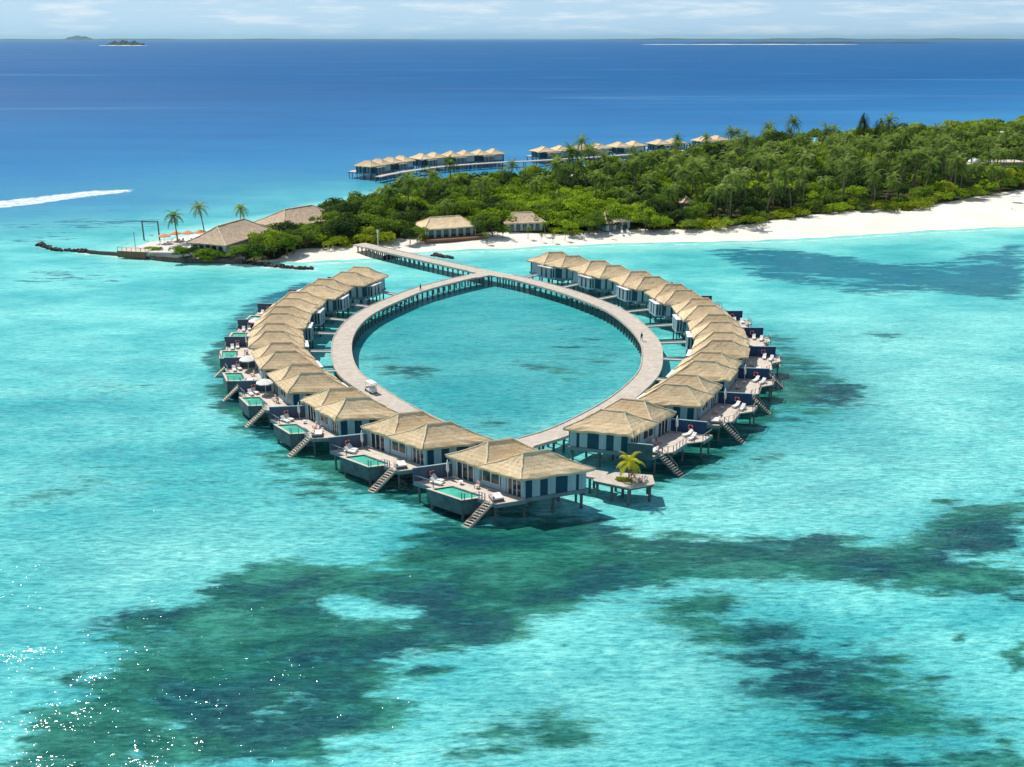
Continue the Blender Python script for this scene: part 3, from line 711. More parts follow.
# furniture prototypes ------------------------------------------------
def make_lounger():
    r = empty('sun_lounger', (0,0,0))
    f = MB(); f.box(-.32,.32,-.95,.95,.24,.30)
    f.build('frame', M['white'], r)
    for x in (-.28,.28):
        for y in (-.85,.85): MB().box(x-.03,x+.03,y-.03,y+.03,0,.24).build('leg', M['white'], r)
    MB().box(-.31,.31,-.93,.3,.303,.40).build('cushion', M['fabric'], r)
    b = MB(); b.add([(-.31,.3,.31),(.31,.3,.31),(.31,.88,.78),(-.31,.88,.78),(-.31,.26,.39),(.31,.26,.39),(.31,.83,.88),(-.31,.83,.88)], [(0,3,2,1),(4,5,6,7),(0,1,5,4),(1,2,6,5),(2,3,7,6),(3,0,4,7)])
    b.build('backrest', M['fabric'], r); return r
def make_parasol(open_=True, canv='fabric'):
    r = empty('parasol', (0,0,0))
    MB().tube([(0,0,0),(0,0,2.75)], .045, 8).build('pole', M['white'], r); MB().tube([(0,0,0),(0,0,.09)], .34, 12).build('base', M['metal'], r)
    c = MB()
    if open_:
        n = 8; R1 = 1.55; rim = [(R1*math.cos(2*math.pi*k/n), R1*math.sin(2*math.pi*k/n), 2.1) for k in range(n)]
        c.add([(0,0,2.75)]+rim+[(p[0],p[1],1.95) for p in rim]+[(0,0,2.66)], [(0,1+k,1+(k+1)%n) for k in range(n)]+[(1+k,9+k,9+(k+1)%n,1+(k+1)%n) for k in range(n)]+[(17,9+(k+1)%n,9+k) for k in range(n)])
    else: c.tube([(0,0,.9),(0,0,1.3),(0,0,2.2),(0,0,2.85)], [.10,.24,.17,.03], 10)
    c.build('canopy', M[canv], r, smooth=not open_); return r
def make_daybed():
    r = empty('daybed', (0,0,0)); MB().box(-.9,.9,-.8,.8,.18,.34).build('frame', M['wood'], r)
    for x in (-.8,.8):
        for y in (-.7,.7): MB().box(x-.05,x+.05,y-.05,y+.05,0,.18).build('leg', M['wood'], r)
    MB().box(-.86,.86,-.76,.76,.343,.55).build('mattress', M['fabric'], r)
    p = MB(); p.box(-.8,-.1,.45,.75,.553,.78); p.build('pillow', M['pink'], r); p = MB(); p.box(.05,.8,.45,.75,.553,.78); p.build('pillow', M['pink'], r); return r
def make_ring():
    r = empty('lifebuoy', (0,0,0)); MB().torus((0,0,0), .36, .10, 'x').build('ring', M['red'], r, smooth=True)
    for k in range(4):
        a = math.pi/4+k*math.pi/2; c = (0,.36*math.cos(a),.36*math.sin(a)); MB().box(-.115,.115,c[1]-.07,c[1]+.07,c[2]-.07,c[2]+.07).build('band', M['white'], r)
    return r
def make_table():
    r = empty('side_table', (0,0,0)); MB().tube([(0,0,.42),(0,0,.47)], .32, 14).build('table_top', M['white'], r); MB().tube([(0,0,.04),(0,0,.42)], .04, 6).build('leg', M['metal'], r); MB().tube([(0,0,0),(0,0,.04)], .2, 10).build('base', M['metal'], r); return r
def make_chair():
    r = empty('deck_chair', (0,0,0)); MB().box(-.3,.3,-.3,.3,.36,.46).build('seat', M['pink'], r); MB().box(-.3,.3,.24,.32,.463,.95).build('backrest', M['pink'], r)
    for x in (-.25,.25):
        for y in (-.25,.25): MB().box(x-.03,x+.03,y-.03,y+.03,0,.36).build('leg', M['wood'], r)
    return r
protos = {}
def place(kind, maker, loc, rz, label, cat, group):
    if kind not in protos: o = maker(); protos[kind] = o
    else: o = copy_tree(protos[kind])
    o.location = loc; o.rotation_euler = (0, 0, rz); tag(o, label, cat, group); return o

LV = [((1.1,118.5),(-10.6,7.8),(9.7,3.4),13.1),((-12.6,128.9),(-10,8.2),(9.8,3.1),12.95),((-26.7,140.3),(-7.2,8.7),(9.9,1.3),11.4),((-36.4,152.3),(-5.7,9.3),(10,1.0),11.0),
      ((-43.6,164.4),(-4.4,10.2),(10,.5),11.2),((-48.9,177.2),(-2.6,10.7),(10,0),11.2),((-51.3,189.9),(-.9,11),(10,.2),11.0),((-51.9,202.6),(.7,11),(10,-.9),11.0),((-49.3,215.3),(2.2,10.8),(10,-1.6),11.3),((-44.6,228.3),(4.4,10.4),(10.1,-2.2),11.4)]
RV = [((17.6,133.8),(7.9,9.4),(-10.3,2.9),12.3),((29.3,145.8),(5.8,9.8),(-10.4,2.0),11.4),((36.6,158.4),(4.4,9.9),(-10.3,1.2),11.0),((42.4,171.0),(3.0,10.5),(-10.3,.5),11.0),
      ((45.1,183.6),(1.0,11),(-10.4,0),11.0),((45.3,196.4),(-.6,11),(-10.4,-.2),11.2),((43.2,209.6),(-2.6,10.8),(-10.3,-.6),11.4),((38.6,222.9),(-4.8,10.3),(-10.2,-.8),11.8),((31.4,235.2),(-6.6,9.6),(-10.2,-1.0),12.2),((22.6,246.8),(-8.4,8.9),(-10.2,-1.2),12.2)]
for arm, VV in (('left', LV), ('right', RV)):
    for i, (C, a, b, Lu) in enumerate(VV):
        pool = arm == 'left'
        on = ORD[i]
        desc = {'left': 'with a plunge pool', 'right': 'with a railed deck'}[arm]
        Wf, rz, ah, bh = make_villa(C, a, b, Lu, f'thatched water villa {desc}, {on} on the {arm} arm of the ring', 'thatched villas of the ring', i+(0 if pool else 20), pool, tipwall=(not pool and i == 0), bridge_to=walk_all)
        av = math.atan2(ah[1], ah[0]); out = math.atan2(-bh[1], -bh[0])
        where = f'the {on} villa of the {arm} arm'
        # loungers lie parallel, heads towards the privacy wall
        for k, uu in enumerate((9.3, 10.3)) if pool else enumerate((8.6, 9.9)):
            p = Wf(uu+.9, -3.3+k*1.0 if pool else -3.9+k*1.3)
            place('lounger', make_lounger, (p[0], p[1], 3.0), av-math.pi/2+.15*(1 if pool else -1)+random.uniform(-.18,.18), f"white sun lounger {'nearer the water' if k == 0 else 'nearer the house'} on deck of {where}", 'sun lounger', 'sun loungers on the villa decks')
        if (i*5+(arm == 'left')) % 3: p = Wf(8.9, -.9); place('table', make_table, (p[0], p[1], 3.0), 0, f'small round side table on the deck of {where}', 'side table', 'side tables on the villa decks')
        if arm == 'left' and i in (3, 4, 6, 8): 
            p = Wf(10.6, -.7); place('parasol', make_parasol, (p[0], p[1], 3.0), av, f'open white parasol on the deck of {where}', 'parasol', 'open white parasols')
        elif arm == 'left' or i < 3:
            p = Wf(11.7, -.5); place('parasol_c', lambda: make_parasol(False), (p[0], p[1], 3.0), av, f'folded white parasol by the screen on deck of {where}', 'parasol', 'folded white parasols')
        if (i*7+(arm == 'left')) % 4 != 2: p = Wf(1.6, -2.0); place('daybed', make_daybed, (p[0], p[1], 3.0), out-math.pi/2, f'square white daybed with pink pillows on deck of {where}', 'daybed', 'white daybeds on the villa decks')
        fr_ = random.Random(i*3+(arm == 'left'))
        for k, uu in enumerate((4.6, 6.2)):
            if fr_.random() < .3: continue
            uu += fr_.uniform(-.4, .5)
            p = Wf(uu, -.6); place('chair', make_chair, (p[0], p[1], 3.0), out+math.pi/2+(.5 if k else -.5), f"faded pink deck chair {'nearer the stairs' if k == 0 else 'nearer the loungers'} at {where}", 'chair', 'pink chairs on the villa decks')
        p = Wf(12.42, -2.3)-ah*.12
        place('ring', make_ring, (p[0], p[1], 4.0), av, f'orange lifebuoy hanging on the privacy wall of {where}', 'lifebuoy', 'lifebuoys on the privacy walls')

# far villas behind the island ------------------------------------------------
FW = [px(378,176,3),px(392,173,3),px(440,166,3),px(500,161.6,3),px(527,160.5,3),px(560,158.5,3),px(600,156,3),px(640,153,3),px(690,149.5,3),px(735,146,3)]
FQ = smoothpath(FW, 3)
mk = MB(); ribbon(mk, FQ, 3.2, 2.4, 2.75); fw = empty('walkway', (0,480,0)); tag(fw, 'far walkway on posts behind the green island, serving the distant villas', 'walkway')
mk.T = None
o = bpy.data.objects.new('walkway_deck', mk.mesh('walkway_deck', M['walk'])); COL.objects.link(o); o.parent = fw; o.location = (0,-480,0)
for i in range(0, len(FQ)):
    if gz(*FQ[i]) < .3 and i % 2 == 0:
        N = normals2(FQ)[i]
        for sg in (-1, 1):
            p = FQ[i]+sg*N*1.2; o = MB().tube([(0,0,-1),(0,0,2.4)], .18, 6).build('post', M['post'], fw); o.location = (p[0], p[1]-480, 0)
def far_villa(u_px, k, nm):
    Lv = 16.0 if k < 5 else 21.0
    # picks the spot on the walkway that lies at that picture column
    cols = 512+FQ[:,0]/(FQ[:,1]*math.cos(PITCH)+57*math.sin(PITCH))*FPX
    i = int(np.abs(cols-u_px).argmin()); t = FQ[min(i+2, len(FQ)-1)]-FQ[max(i-2, 0)]; t = unit(t); n_ = np.array((-t[1], t[0]))
    if n_[1] < 0: n_ = -n_
    # outer side faces the open sea; tip side towards the left
    p_in = FQ[i]+n_*6.5
    C = p_in+n_*10.5-t*Lv*.45
    make_villa(C, t, -n_, Lv, f'distant thatched water villa behind the island, {nm}', 'distant villas behind the island', 60+k, False, far=True)
names = ['at the left end of the row', 'second from the left end', 'third from the left end', 'fourth from the left end', 'just left of the gap in the row',
         'just right of the gap in the row', 'second right of the gap', 'third right of the gap', 'half hidden behind a palm', 'rightmost roof above the trees']
for k, u in enumerate((391, 415, 441, 466, 497, 561, 600, 640, 679, 725)): far_villa(u, k, names[k])

# ------------------------------------------------------------------ palm platform
pf = [px(593,479.3,WZ),px(615,472.4,WZ),px(652.5,475.3,WZ),px(655,484.2,WZ),px(630,488.5,WZ),px(594,481,WZ)]
cx = sum(p[0] for p in pf)/6; cy = sum(p[1] for p in pf)/6
pr = empty('palm_platform', (cx, cy, 0)); tag(pr, 'six-sided timber platform on posts carrying the small yellow palm', 'platform')
lp = [(p[0]-cx, p[1]-cy) for p in pf]
MB().prism([(x*.97, y*.97) for x, y in lp], 2.35, 2.6).build('frame', M['post'], pr); MB().prism(lp, 2.603, WZ+.05).build('deck', M['walk'], pr)
for x, y in [(q[0]*.85, q[1]*.85) for q in lp[:5]]+[(0,0),(.8,-1.2),(-1.6,-.8)]: MB().tube([(x,y,-2.5),(x,y,2.35)], .2, 8).build('post', M['post'], pr)
palm_xy = px(629, 481.5, WZ)

def frond_mesh(mb, tones, base, az_, L, droop, up, width, nl=11, rs=random, tone=.5):
    """one feather frond: midrib with drooping leaflets"""
    pts = []; d = Vector((math.cos(az_)*math.cos(up), math.sin(az_)*math.cos(up), math.sin(up))); p = Vector(base); seg = L/nl
    for i in range(nl+1):
        pts.append(p.copy()); p += d*seg; d.z -= droop*seg/L*(1+1.2*i/nl); d.normalize()
    side = Vector((-math.sin(az_), math.cos(az_), 0))
    for i in range(1, nl+1):
        t = i/nl; wl = width*math.sin(math.pi*min(1, .12+.86*t)**.8)+.08
        q = pts[i]; dd = (pts[i]-pts[i-1]).normalized()
        for sg in (-1, 1):
            tipv = q+side*sg*wl+dd*wl*.45-Vector((0,0,wl*(.35+.25*rs.random())))
            mb.add([tuple(q-dd*seg*.38), tuple(q+dd*seg*.42), tuple(tipv+dd*.05)], [(0,1,2)])
            tones.append(min(1, max(0, tone+rs.gauss(0, .12)+.1*t)))
    mb.tube([tuple(x) for x in pts[::2]], [.05*(1-.8*j/len(pts[::2])) for j in range(len(pts[::2]))], 3, False)
    tones += [tone*.8]*(3*(len(pts[::2])-1))
def tone_mesh(mb, tones, name, mat):
    me = mb.mesh(name, mat, recalc=False)
    at = me.attributes.new('tone', 'FLOAT', 'FACE'); at.data.foreach_set('value', np.array(tones, 'f')[:len(me.polygons)]); return me
def palm_meshes(H, nf, L, seed, mat='frond', lean=1.2, width=.55, nl=11, r0=.2):
    rs = random.Random(seed); la = rs.random()*6.28
    tr = [(lean*math.cos(la)*t*t, lean*math.sin(la)*t*t, H*t) for t in np.linspace(0, 1, 8)]
    tb = MB(); tb.tube([(tr[0][0],tr[0][1],-.4)]+tr[1:], [r0*1.5]+[r0*(1.05-.35*t) for t in np.linspace(0, 1, 7)], 8)
    fb = MB(); tones = []
    for k in range(nf):
        ring = k/nf; up = R(75-100*ring+rs.uniform(-8, 8)); a_ = k*2.399+rs.uniform(-.2, .2)
        frond_mesh(fb, tones, tr[-1], a_, L*rs.uniform(.85, 1.08), 1.5+.5*rs.random(), up, width, nl, rs, .75-.55*ring+rs.uniform(-.12, .12))
    tm = tb.mesh('trunk', M['bark'], smooth=True); fm = tone_mesh(fb, tones, 'crown', M[mat])
    nt_ = MB()
    return tm, fm
def put_tree(name, tm, fm, loc, rz, sc, label, cat, group, szs=None):
    r = empty(name, loc, rz); r.scale = szs if szs else (sc, sc, sc)
    for nm, me in (('trunk', tm), ('crown', fm)):
        o = bpy.data.objects.new(nm, me); COL.objects.link(o); o.parent = r
    tag(r, label, cat, group); return r
tm, fm = palm_meshes(2.7, 20, 2.6, 3, 'frondY', .1, .5, 14, .14)
put_tree('palm_tree', tm, fm, (palm_xy[0], palm_xy[1], WZ+.05), .4, 1.0, 'small yellow-green palm growing on the timber platform at the tip of the ring', 'palm', None)
pb = empty('planting_bed', (palm_xy[0]-.6, palm_xy[1]+.2, WZ+.05)); tag(pb, 'low bed of yellow-green grass at the foot of the platform palm', 'planting bed')
MB().prism([(-1.3,.25),(-1.0,.6),(.3,.45),(1.1,.0),(.9,-.5),(-.1,-.5),(-1.0,-.1)], 0, .16).build('soil', M['bark'], pb)
g = MB(); tn = []
for k in range(420):
    x = random.uniform(-1.1,.95); y = random.uniform(-.4,.45)-.12*x; h = random.uniform(.15,.4); a_ = random.random()*6.28
    g.add([(x-.05*math.cos(a_),y-.05*math.sin(a_),.14),(x+.05*math.cos(a_),y+.05*math.sin(a_),.14),(x+random.gauss(0,.12),y+random.gauss(0,.12),.16+h)], [(0,1,2)]); tn.append(random.random())
o = bpy.data.objects.new('grass', tone_mesh(g, tn, 'grass', M['leafD'])); COL.objects.link(o); o.parent = pb
ls = empty('lifebuoy_stand', (palm_xy[0]+.15, palm_xy[1]-1.15, WZ+.05)); tag(ls, 'short post holding a ring in front of the platform palm', 'post')
MB().tube([(0,0,0),(0,0,1.5)], .06, 8).build('post', M['wood'], ls); MB().box(-.2,.2,-.05,.05,1.4,1.5).build('bracket', M['wood'], ls)
o = place('ring', make_ring, (palm_xy[0]+.15, palm_xy[1]-1.3, WZ+1.4), R(90), 'orange lifebuoy on a short post beside the yellow platform palm', 'lifebuoy', 'lifebuoys on the privacy walls')
for k, (dx, dy) in enumerate(((1.0,-.5),(1.9,-.2))):
    t = empty('bicycle', (palm_xy[0]+dx, palm_xy[1]+dy, WZ+.05), .4+k*.3); tag(t, f"parked bicycle on the palm platform, {'beside the palm' if k == 0 else 'nearer the right edge'}", 'bicycle', 'bicycles on the palm platform')
    for x in (-.52, .52): 
        wh = MB().torus((x,0,.33), .31, .03, 'y', 16, 5).build('wheel', M['tyre'], t)
    MB().tube([(-.52,0,.33),(-.12,0,.36),(-.2,0,.82)], .025, 5).tube([(-.17,0,.7),(.38,0,.72)], .025, 5).tube([(-.12,0,.36),(.38,0,.7)], .025, 5).tube([(.52,0,.33),(.36,0,.95)], .025, 5).build('frame', M['pink'], t)
    MB().box(-.32,-.08,-.06,.06,.82,.88).build('saddle', M['tyre'], t); MB().tube([(.34,-.25,.98),(.34,.25,.98)], .02, 5).build('handlebar', M['metal'], t)

# ------------------------------------------------------------------ golf buggy and a walker on the walkway
bx, by = px(371, 392, WZ); bg_ = empty('golf_buggy', (bx, by, WZ), R(125)); tag(bg_, 'white golf buggy with a flat roof parked on the left walkway', 'golf buggy')
MB().prism([(-1.25,-.55),(-1.25,.55),(1.1,.55),(1.3,.35),(1.3,-.35),(1.1,-.55)], .28, .55).box(-1.2,-.35,-.52,.52,.553,.95).box(.85,1.2,-.48,.48,.553,.9).build('body', M['white'], bg_)
MB().box(-.75,-.1,-.5,.5,.953,1.05).box(-.85,-.75,-.5,.5,.953,1.4).build('seat', M['fabric'], bg_)
MB().box(-1.25,.95,-.62,.62,1.83,1.91).build('roof', M['white'], bg_)
for x, x2 in ((-1.1,-1.15),(.95,.8)):
    for y in (-.5,.5): MB().tube([(x,y,.55),(x2,y,1.83)], .025, 6).build('roof_post', M['metal'], bg_)
for x in (-.85,.9):
    for y in (-.52,.52):
        wv_ = MB().tube([(x,y-.09,.22),(x,y+.09,.22)], .22, 14).build('wheel', M['tyre'], bg_)
MB().torus((.62,.25,1.05), .16, .02, 'x', 14, 5).build('steering_wheel', M['tyre'], bg_)
def person(loc, rz, label, name='person'):
    bm_ = bmesh.new(); J = {'pelvis':(0,0,.95),'chest':(0,0,1.3),'neck':(0,0,1.48),'head':(0,.02,1.60),'top':(0,.02,1.70),'hl':(-.1,0,.9),'kl':(-.11,.14,.5),'fl':(-.11,.10,.07),'tl':(-.11,.24,.04),
        'hr':(.1,0,.9),'kr':(.11,.0,.5),'fr':(.11,-.22,.1),'tr':(.11,-.1,.04),'sl':(-.19,0,1.42),'el':(-.24,-.06,1.14),'wl':(-.25,.04,.9),'dl':(-.25,.07,.82),'sr':(.19,0,1.42),'er':(.24,.03,1.14),'wr':(.25,.16,.92),'dr':(.25,.2,.85)}
    Rd = {'pelvis':.15,'chest':.16,'neck':.06,'head':.095,'top':.08,'hl':.1,'kl':.065,'fl':.045,'tl':.035,'hr':.1,'kr':.065,'fr':.045,'tr':.035,'sl':.065,'el':.045,'wl':.032,'dl':.035,'sr':.065,'er':.045,'wr':.032,'dr':.035}
    E_ = [('pelvis','chest'),('chest','neck'),('neck','head'),('head','top'),('pelvis','hl'),('hl','kl'),('kl','fl'),('fl','tl'),('pelvis','hr'),('hr','kr'),('kr','fr'),('fr','tr'),('chest','sl'),('sl','el'),('el','wl'),('wl','dl'),('chest','sr'),('sr','er'),('er','wr'),('wr','dr')]
    vv = {k: bm_.verts.new(p) for k, p in J.items()}
    for a_, b_ in E_: bm_.edges.new((vv[a_], vv[b_]))
    me = bpy.data.meshes.new(name); bm_.to_mesh(me); bm_.free(); me.materials.append(M['cloth'])
    o = bpy.data.objects.new(name, me); COL.objects.link(o)
    md = o.modifiers.new('skin', 'SKIN'); sk = me.skin_vertices[0].data
    for i, k in enumerate(J): sk[i].radius = (Rd[k], Rd[k]*.8 if k in ('pelvis','chest') else Rd[k])
    sk[0].use_root = True
    o.modifiers.new('sub', 'SUBSURF').levels = 1; o.modifiers['sub'].render_levels = 1
    o.location = loc; o.rotation_euler = (0,0,rz); tag(o, label, 'person')
    hd = MB().tube([(0,.0,1.5),(0,.02,1.56),(0,.03,1.64),(0,.02,1.72),(0,.01,1.76)], [.05,.095,.115,.09,.03], 10).build('head', M['skin'], o, smooth=True)
    MB().tube([(0,-.02,1.62),(0,-.01,1.70),(0,0,1.775)], [.105,.118,.05], 10).build('hair', M['tyre'], o, smooth=True)
p = px(641.5, 341, WZ); person((p[0], p[1], WZ), R(20), 'small figure in dark clothes walking on the right arm of the walkway')
p = px(420.5, 291, WZ); person((p[0], p[1], WZ), R(-120), 'tiny distant figure in dark clothes on the left walkway near the junction')

# ------------------------------------------------------------------ rocks and sea walls
def rock_mesh(seed):
    rs = np.random.default_rng(seed); bm_ = bmesh.new(); bmesh.ops.create_icosphere(bm_, subdivisions=2, radius=1)
    pl = [unit3(rs.normal(size=3)) for _ in range(7)]
    for v in bm_.verts:
        c = np.array(v.co)
        for q in pl:
            k = c@q
            if k > .62: c = c-q*(k-.62)
        c *= 1+.05*rs.normal(); v.co = (c[0]*1.2, c[1], c[2]*.75)
    me = bpy.data.meshes.new('boulder'); bm_.to_mesh(me); bm_.free(); me.materials.append(M['rock']); return me
def unit3(v): return v/np.linalg.norm(v)
rms = [rock_mesh(k) for k in range(6)]
def boulders(P, n, spread, size, label, group, z=.1):
    Q = smoothpath([px(*p) for p in P], 1.0); N = normals2(Q)
    for k in range(n):
        i = int((k+.5)/n*len(Q)); q = Q[min(i, len(Q)-1)]+N[min(i, len(Q)-1)]*random.uniform(-spread, spread)
        o = bpy.data.objects.new('boulder', random.choice(rms)); COL.objects.link(o)
        s_ = size*random.uniform(.65, 1.3); o.scale = (s_, s_*random.uniform(.8, 1.1), s_*random.uniform(.8, 1.2)); o.location = (q[0], q[1], z+random.uniform(-.1, .5)*size); o.rotation_euler = (random.uniform(-.4,.4), random.uniform(-.4,.4), random.random()*6.28)
        tag(o, label, 'boulder', group)
boulders([(38.8,245),(57.5,250.4),(72,250.8),(92,253.2)], 62, .9, .72, 'dark boulder of the breakwater spit at the far left', 'boulders of the left breakwater')
boulders([(240,263.2),(251,263.8),(289,268),(311,269.6)], 62, .8, .66, 'dark boulder of the rock line below the beachfront bushes', 'boulders of the rock line right of the seawall')
boulders([(383,259.3),(391,258.3),(398,256.5),(402,255)], 22, .9, .8, 'dark boulder beside the shore end of the pier', 'boulders at the foot of the pier')
boulders([(432,255.8),(441,256.8),(452,258.2)], 12, .5, .7, 'low dark boulder in the shallows right of the pier', 'boulders right of the pier')
def seawall(P, label, h=1.1, th=1.2):
    Q = smoothpath([px(*p) for p in P], 2.0); c = Q.mean(0); mb = MB(lambda x, y, z: (x-c[0], y-c[1], z)); N = normals2(Q)
    for i in range(len(Q)-1):
        hh = h+random.uniform(-.12,.12); a_ = Q[i]; b_ = Q[i+1]; n_ = N[i]*th/2*random.uniform(.9,1.1)
        mb.add([(*(a_-n_),-.5),(*(b_-n_),-.5),(*(b_+n_),-.5),(*(a_+n_),-.5),(*(a_-n_*.7),hh),(*(b_-n_*.7),hh),(*(b_+n_*.7),hh),(*(a_+n_*.7),hh)],
               [(0,3,2,1),(4,5,6,7),(0,1,5,4),(1,2,6,5),(2,3,7,6),(3,0,4,7)])
    o = mb.build('seawall', M['wall_stone']); o.location = (c[0], c[1], 0); tag(o, label, 'seawall')
seawall([(90,253.5),(110,255),(130,256.6),(151,258.8)], 'low dark stone seawall running left from the terrace to the breakwater', .9)
seawall([(151,259.5),(165,261.2),(186,262.6),(212,263),(243,263.8)], 'dark stone seawall below the beach restaurant', 1.3)

# ------------------------------------------------------------------ land buildings
def hip_building(name, corners_px, z_e, rise, zb, label, cat, wall='plaster', roofm='thatch', over=.9, ridge=.45, seed=1, openings=5, deck=False):
    """corners_px: near-left, near-right, far-right eave corners in the picture"""
    p0, p1, p2 = [np.array(px(*c, z_e)) for c in corners_px]; a_ = p1-p0; Lx = np.hypot(*a_); a_ = a_/Lx; n_ = np.array((-a_[1], a_[0])); dep = (p2-p1)@n_
    if dep < 0: dep = -dep; n_ = -n_
    ctr_ = p0+a_*Lx/2+n_*dep/2; rz = math.atan2(a_[1], a_[0]); r = empty(name, (ctr_[0], ctr_[1], zb), rz); tag(r, label, cat)
    hx, hy = Lx/2, dep/2; ze = z_e-zb
    mb = MB().box(-hx+over, hx-over, -hy+over, hy-over, 0, ze); mb.build('wall', M[wall], r)
    rs = np.random.default_rng(seed); n, m_ = 14, 6; rl = max(.5, hx-hy*ridge*2+.0)
    longx = hx >= hy
    E1 = [(-hx,-hy),(hx,-hy),(hx,hy),(-hx,hy)]
    if longx: rr = max(.6, hx-hy*.62); RG = [(-rr,0),(rr,0),(rr,0),(-rr,0)]
    else: rr = max(.6, hy-hx*.9); RG = [(0,-rr),(0,-rr),(0,rr),(0,rr)]
    rings = []
    for j in range(m_+1):
        t = j/m_
        for k in range(4):
            e0, e1, g0, g1 = E1[k], E1[(k+1)%4], RG[k], RG[(k+1)%4]
            for i in range(n):
                s_ = i/n; ex, ey = e0[0]+(e1[0]-e0[0])*s_, e0[1]+(e1[1]-e0[1])*s_; rx, ry = g0[0]+(g1[0]-g0[0])*s_, g0[1]+(g1[1]-g0[1])*s_
                rings.append((ex+(rx-ex)*t, ey+(ry-ey)*t, ze+rise*t-.2*math.sin(math.pi*t)+rs.normal()*.04))
    N_ = 4*n; fs = [(j*N_+i, j*N_+(i+1)%N_, (j+1)*N_+(i+1)%N_, (j+1)*N_+i) for j in range(m_) for i in range(N_)]
    rings += [(x, y, z-.35) for x, y, z in rings[:N_]]; o_ = (m_+1)*N_; fs += [(i, o_+i, o_+(i+1)%N_, (i+1)%N_) for i in range(N_)]; fs.append(tuple(range(o_, o_+N_)))
    rb = MB(); rb.add(rings, fs); ro = rb.build('roof', M[roofm], r)
    cb = MB(); cb.tube([(RG[0][0],RG[0][1],ze+rise+.06),(RG[2][0],RG[2][1],ze+rise+.06)], .18, 6)
    for k in range(4): cb.tube([(E1[k][0],E1[k][1],ze+.05),((E1[k][0]+RG[k][0])/2,(E1[k][1]+RG[k][1])/2,ze+rise/2-.1),(RG[k][0],RG[k][1],ze+rise+.06)], .12, 5)
    cb.build('ridge_cap', M['cap'], ro)
    for k in range(openings):
        x0 = -hx+over+.5+(2*hx-2*over-1)*(k+.12)/openings; x1 = -hx+over+.5+(2*hx-2*over-1)*(k+.82)/openings
        wn = MB().box(x0, x1, -hy+over-.05, -hy+over-.003, .15, ze-.55).build('glass_door' if k % 2 else 'window', M['glass'], r)
        MB().box(x0-.09, x0, -hy+over-.09, -hy+over-.003, .1, ze-.5).box(x1, x1+.09, -hy+over-.09, -hy+over-.003, .1, ze-.5).box(x0-.09, x1+.09, -hy+over-.1, -hy+over-.004, ze-.5, ze-.4).build('frame', M['white'], wn)
    if deck:
        MB().box(-hx-.5, hx+2.5, -hy-3.2, -hy+over-.11, -.5, .14).build('deck', M['wood'], r)
        for x in (-hx+.5, 0, hx-.5): MB().tube([(x,-hy+.3,.14),(x,-hy+.3,ze)], .1, 8).build('pillar', M['white'], r)
    return r, (ctr_, rz, hx, hy)
hip_building('beach_restaurant', [(186,242.5),(226,245.5),(262,229)], 5.0, 4.0, 1.6, 'restaurant with a broad brown hip roof beside the seawall', 'restaurant', 'plaster', 'brownroof', seed=2)
hip_building('beach_pavilion', [(252,222.5),(284,228),(318,213)], 5.0, 4.0, 1.6, 'rear pavilion with a brown hip roof behind the beach restaurant', 'pavilion', 'plaster', 'brownroof', seed=3)
hip_building('beach_bungalow', [(424,229.5),(477,226),(470,219.5)], 4.6, 2.5, 1.6, 'thatched beach bungalow with a brown timber deck behind the pier', 'bungalow', 'light', 'thatch', seed=4, openings=6, deck=True)
hip_building('beach_bungalow', [(505,223.5),(546,222),(541,216)], 4.4, 2.4, 1.6, 'brown-roofed beach bungalow half hidden by young palms', 'bungalow', 'light', 'brownroof', seed=5, openings=5)
hip_building('beach_bungalow', [(606,223),(634,220),(624,214.5)], 4.4, 2.4, 1.6, 'small bungalow peeking out between trees on the middle of the beach', 'bungalow', 'light', 'thatch', seed=6, openings=3)
for k, (q, lab) in enumerate(((((683,203),(695,202.3),(692,200)), 'brown roof patch among trees above the middle of the beach'), (((838,172),(868,171.5),(862,167.5)), 'pale roof among the trees in the middle of the island'))):
    hip_building('hidden_bungalow', q, 5.8, 1.8, 1.6, lab, 'bungalow', 'light', 'thatch', seed=8+k, openings=2)
# pale flat-roofed building and a white tent far right
p = px(1000, 160, 8.5); fb = empty('flat_roofed_house', (p[0], p[1], 1.6), R(4)); tag(fb, 'long house with pale flat roof between trees at far right', 'house')
MB().box(-9,9,-4,4,0,5.8).build('wall', M['plaster'], fb); ro = MB().prism([(-10.5,-5),(10.5,-5),(9.5,4.5),(-9.5,4.5)], 5.803, 6.5).build('roof', M['grassroof'], fb)
for x in (-6,-2,2,6): MB().box(x-1,x+1,-4.05,-4.003,1,4).build('window', M['glass'], fb)
p = px(975, 163, 7); td = empty('dome_tent', (p[0], p[1], 4.2)); tag(td, 'pale rounded tent roof rising between trees at far right', 'tent')
MB().tube([(0,0,0),(0,0,2.5),(0,0,4.0),(0,0,4.8),(0,0,5.1)], [3.6,3.5,2.8,1.5,.2], 16).build('canopy', M['white'], td, smooth=True)
for k in range(4):
    a_ = k*math.pi/2+.4; MB().tube([(3.3*math.cos(a_),3.3*math.sin(a_),-2.6),(3.3*math.cos(a_),3.3*math.sin(a_),.3)], .1, 6).build('pole', M['metal'], td)

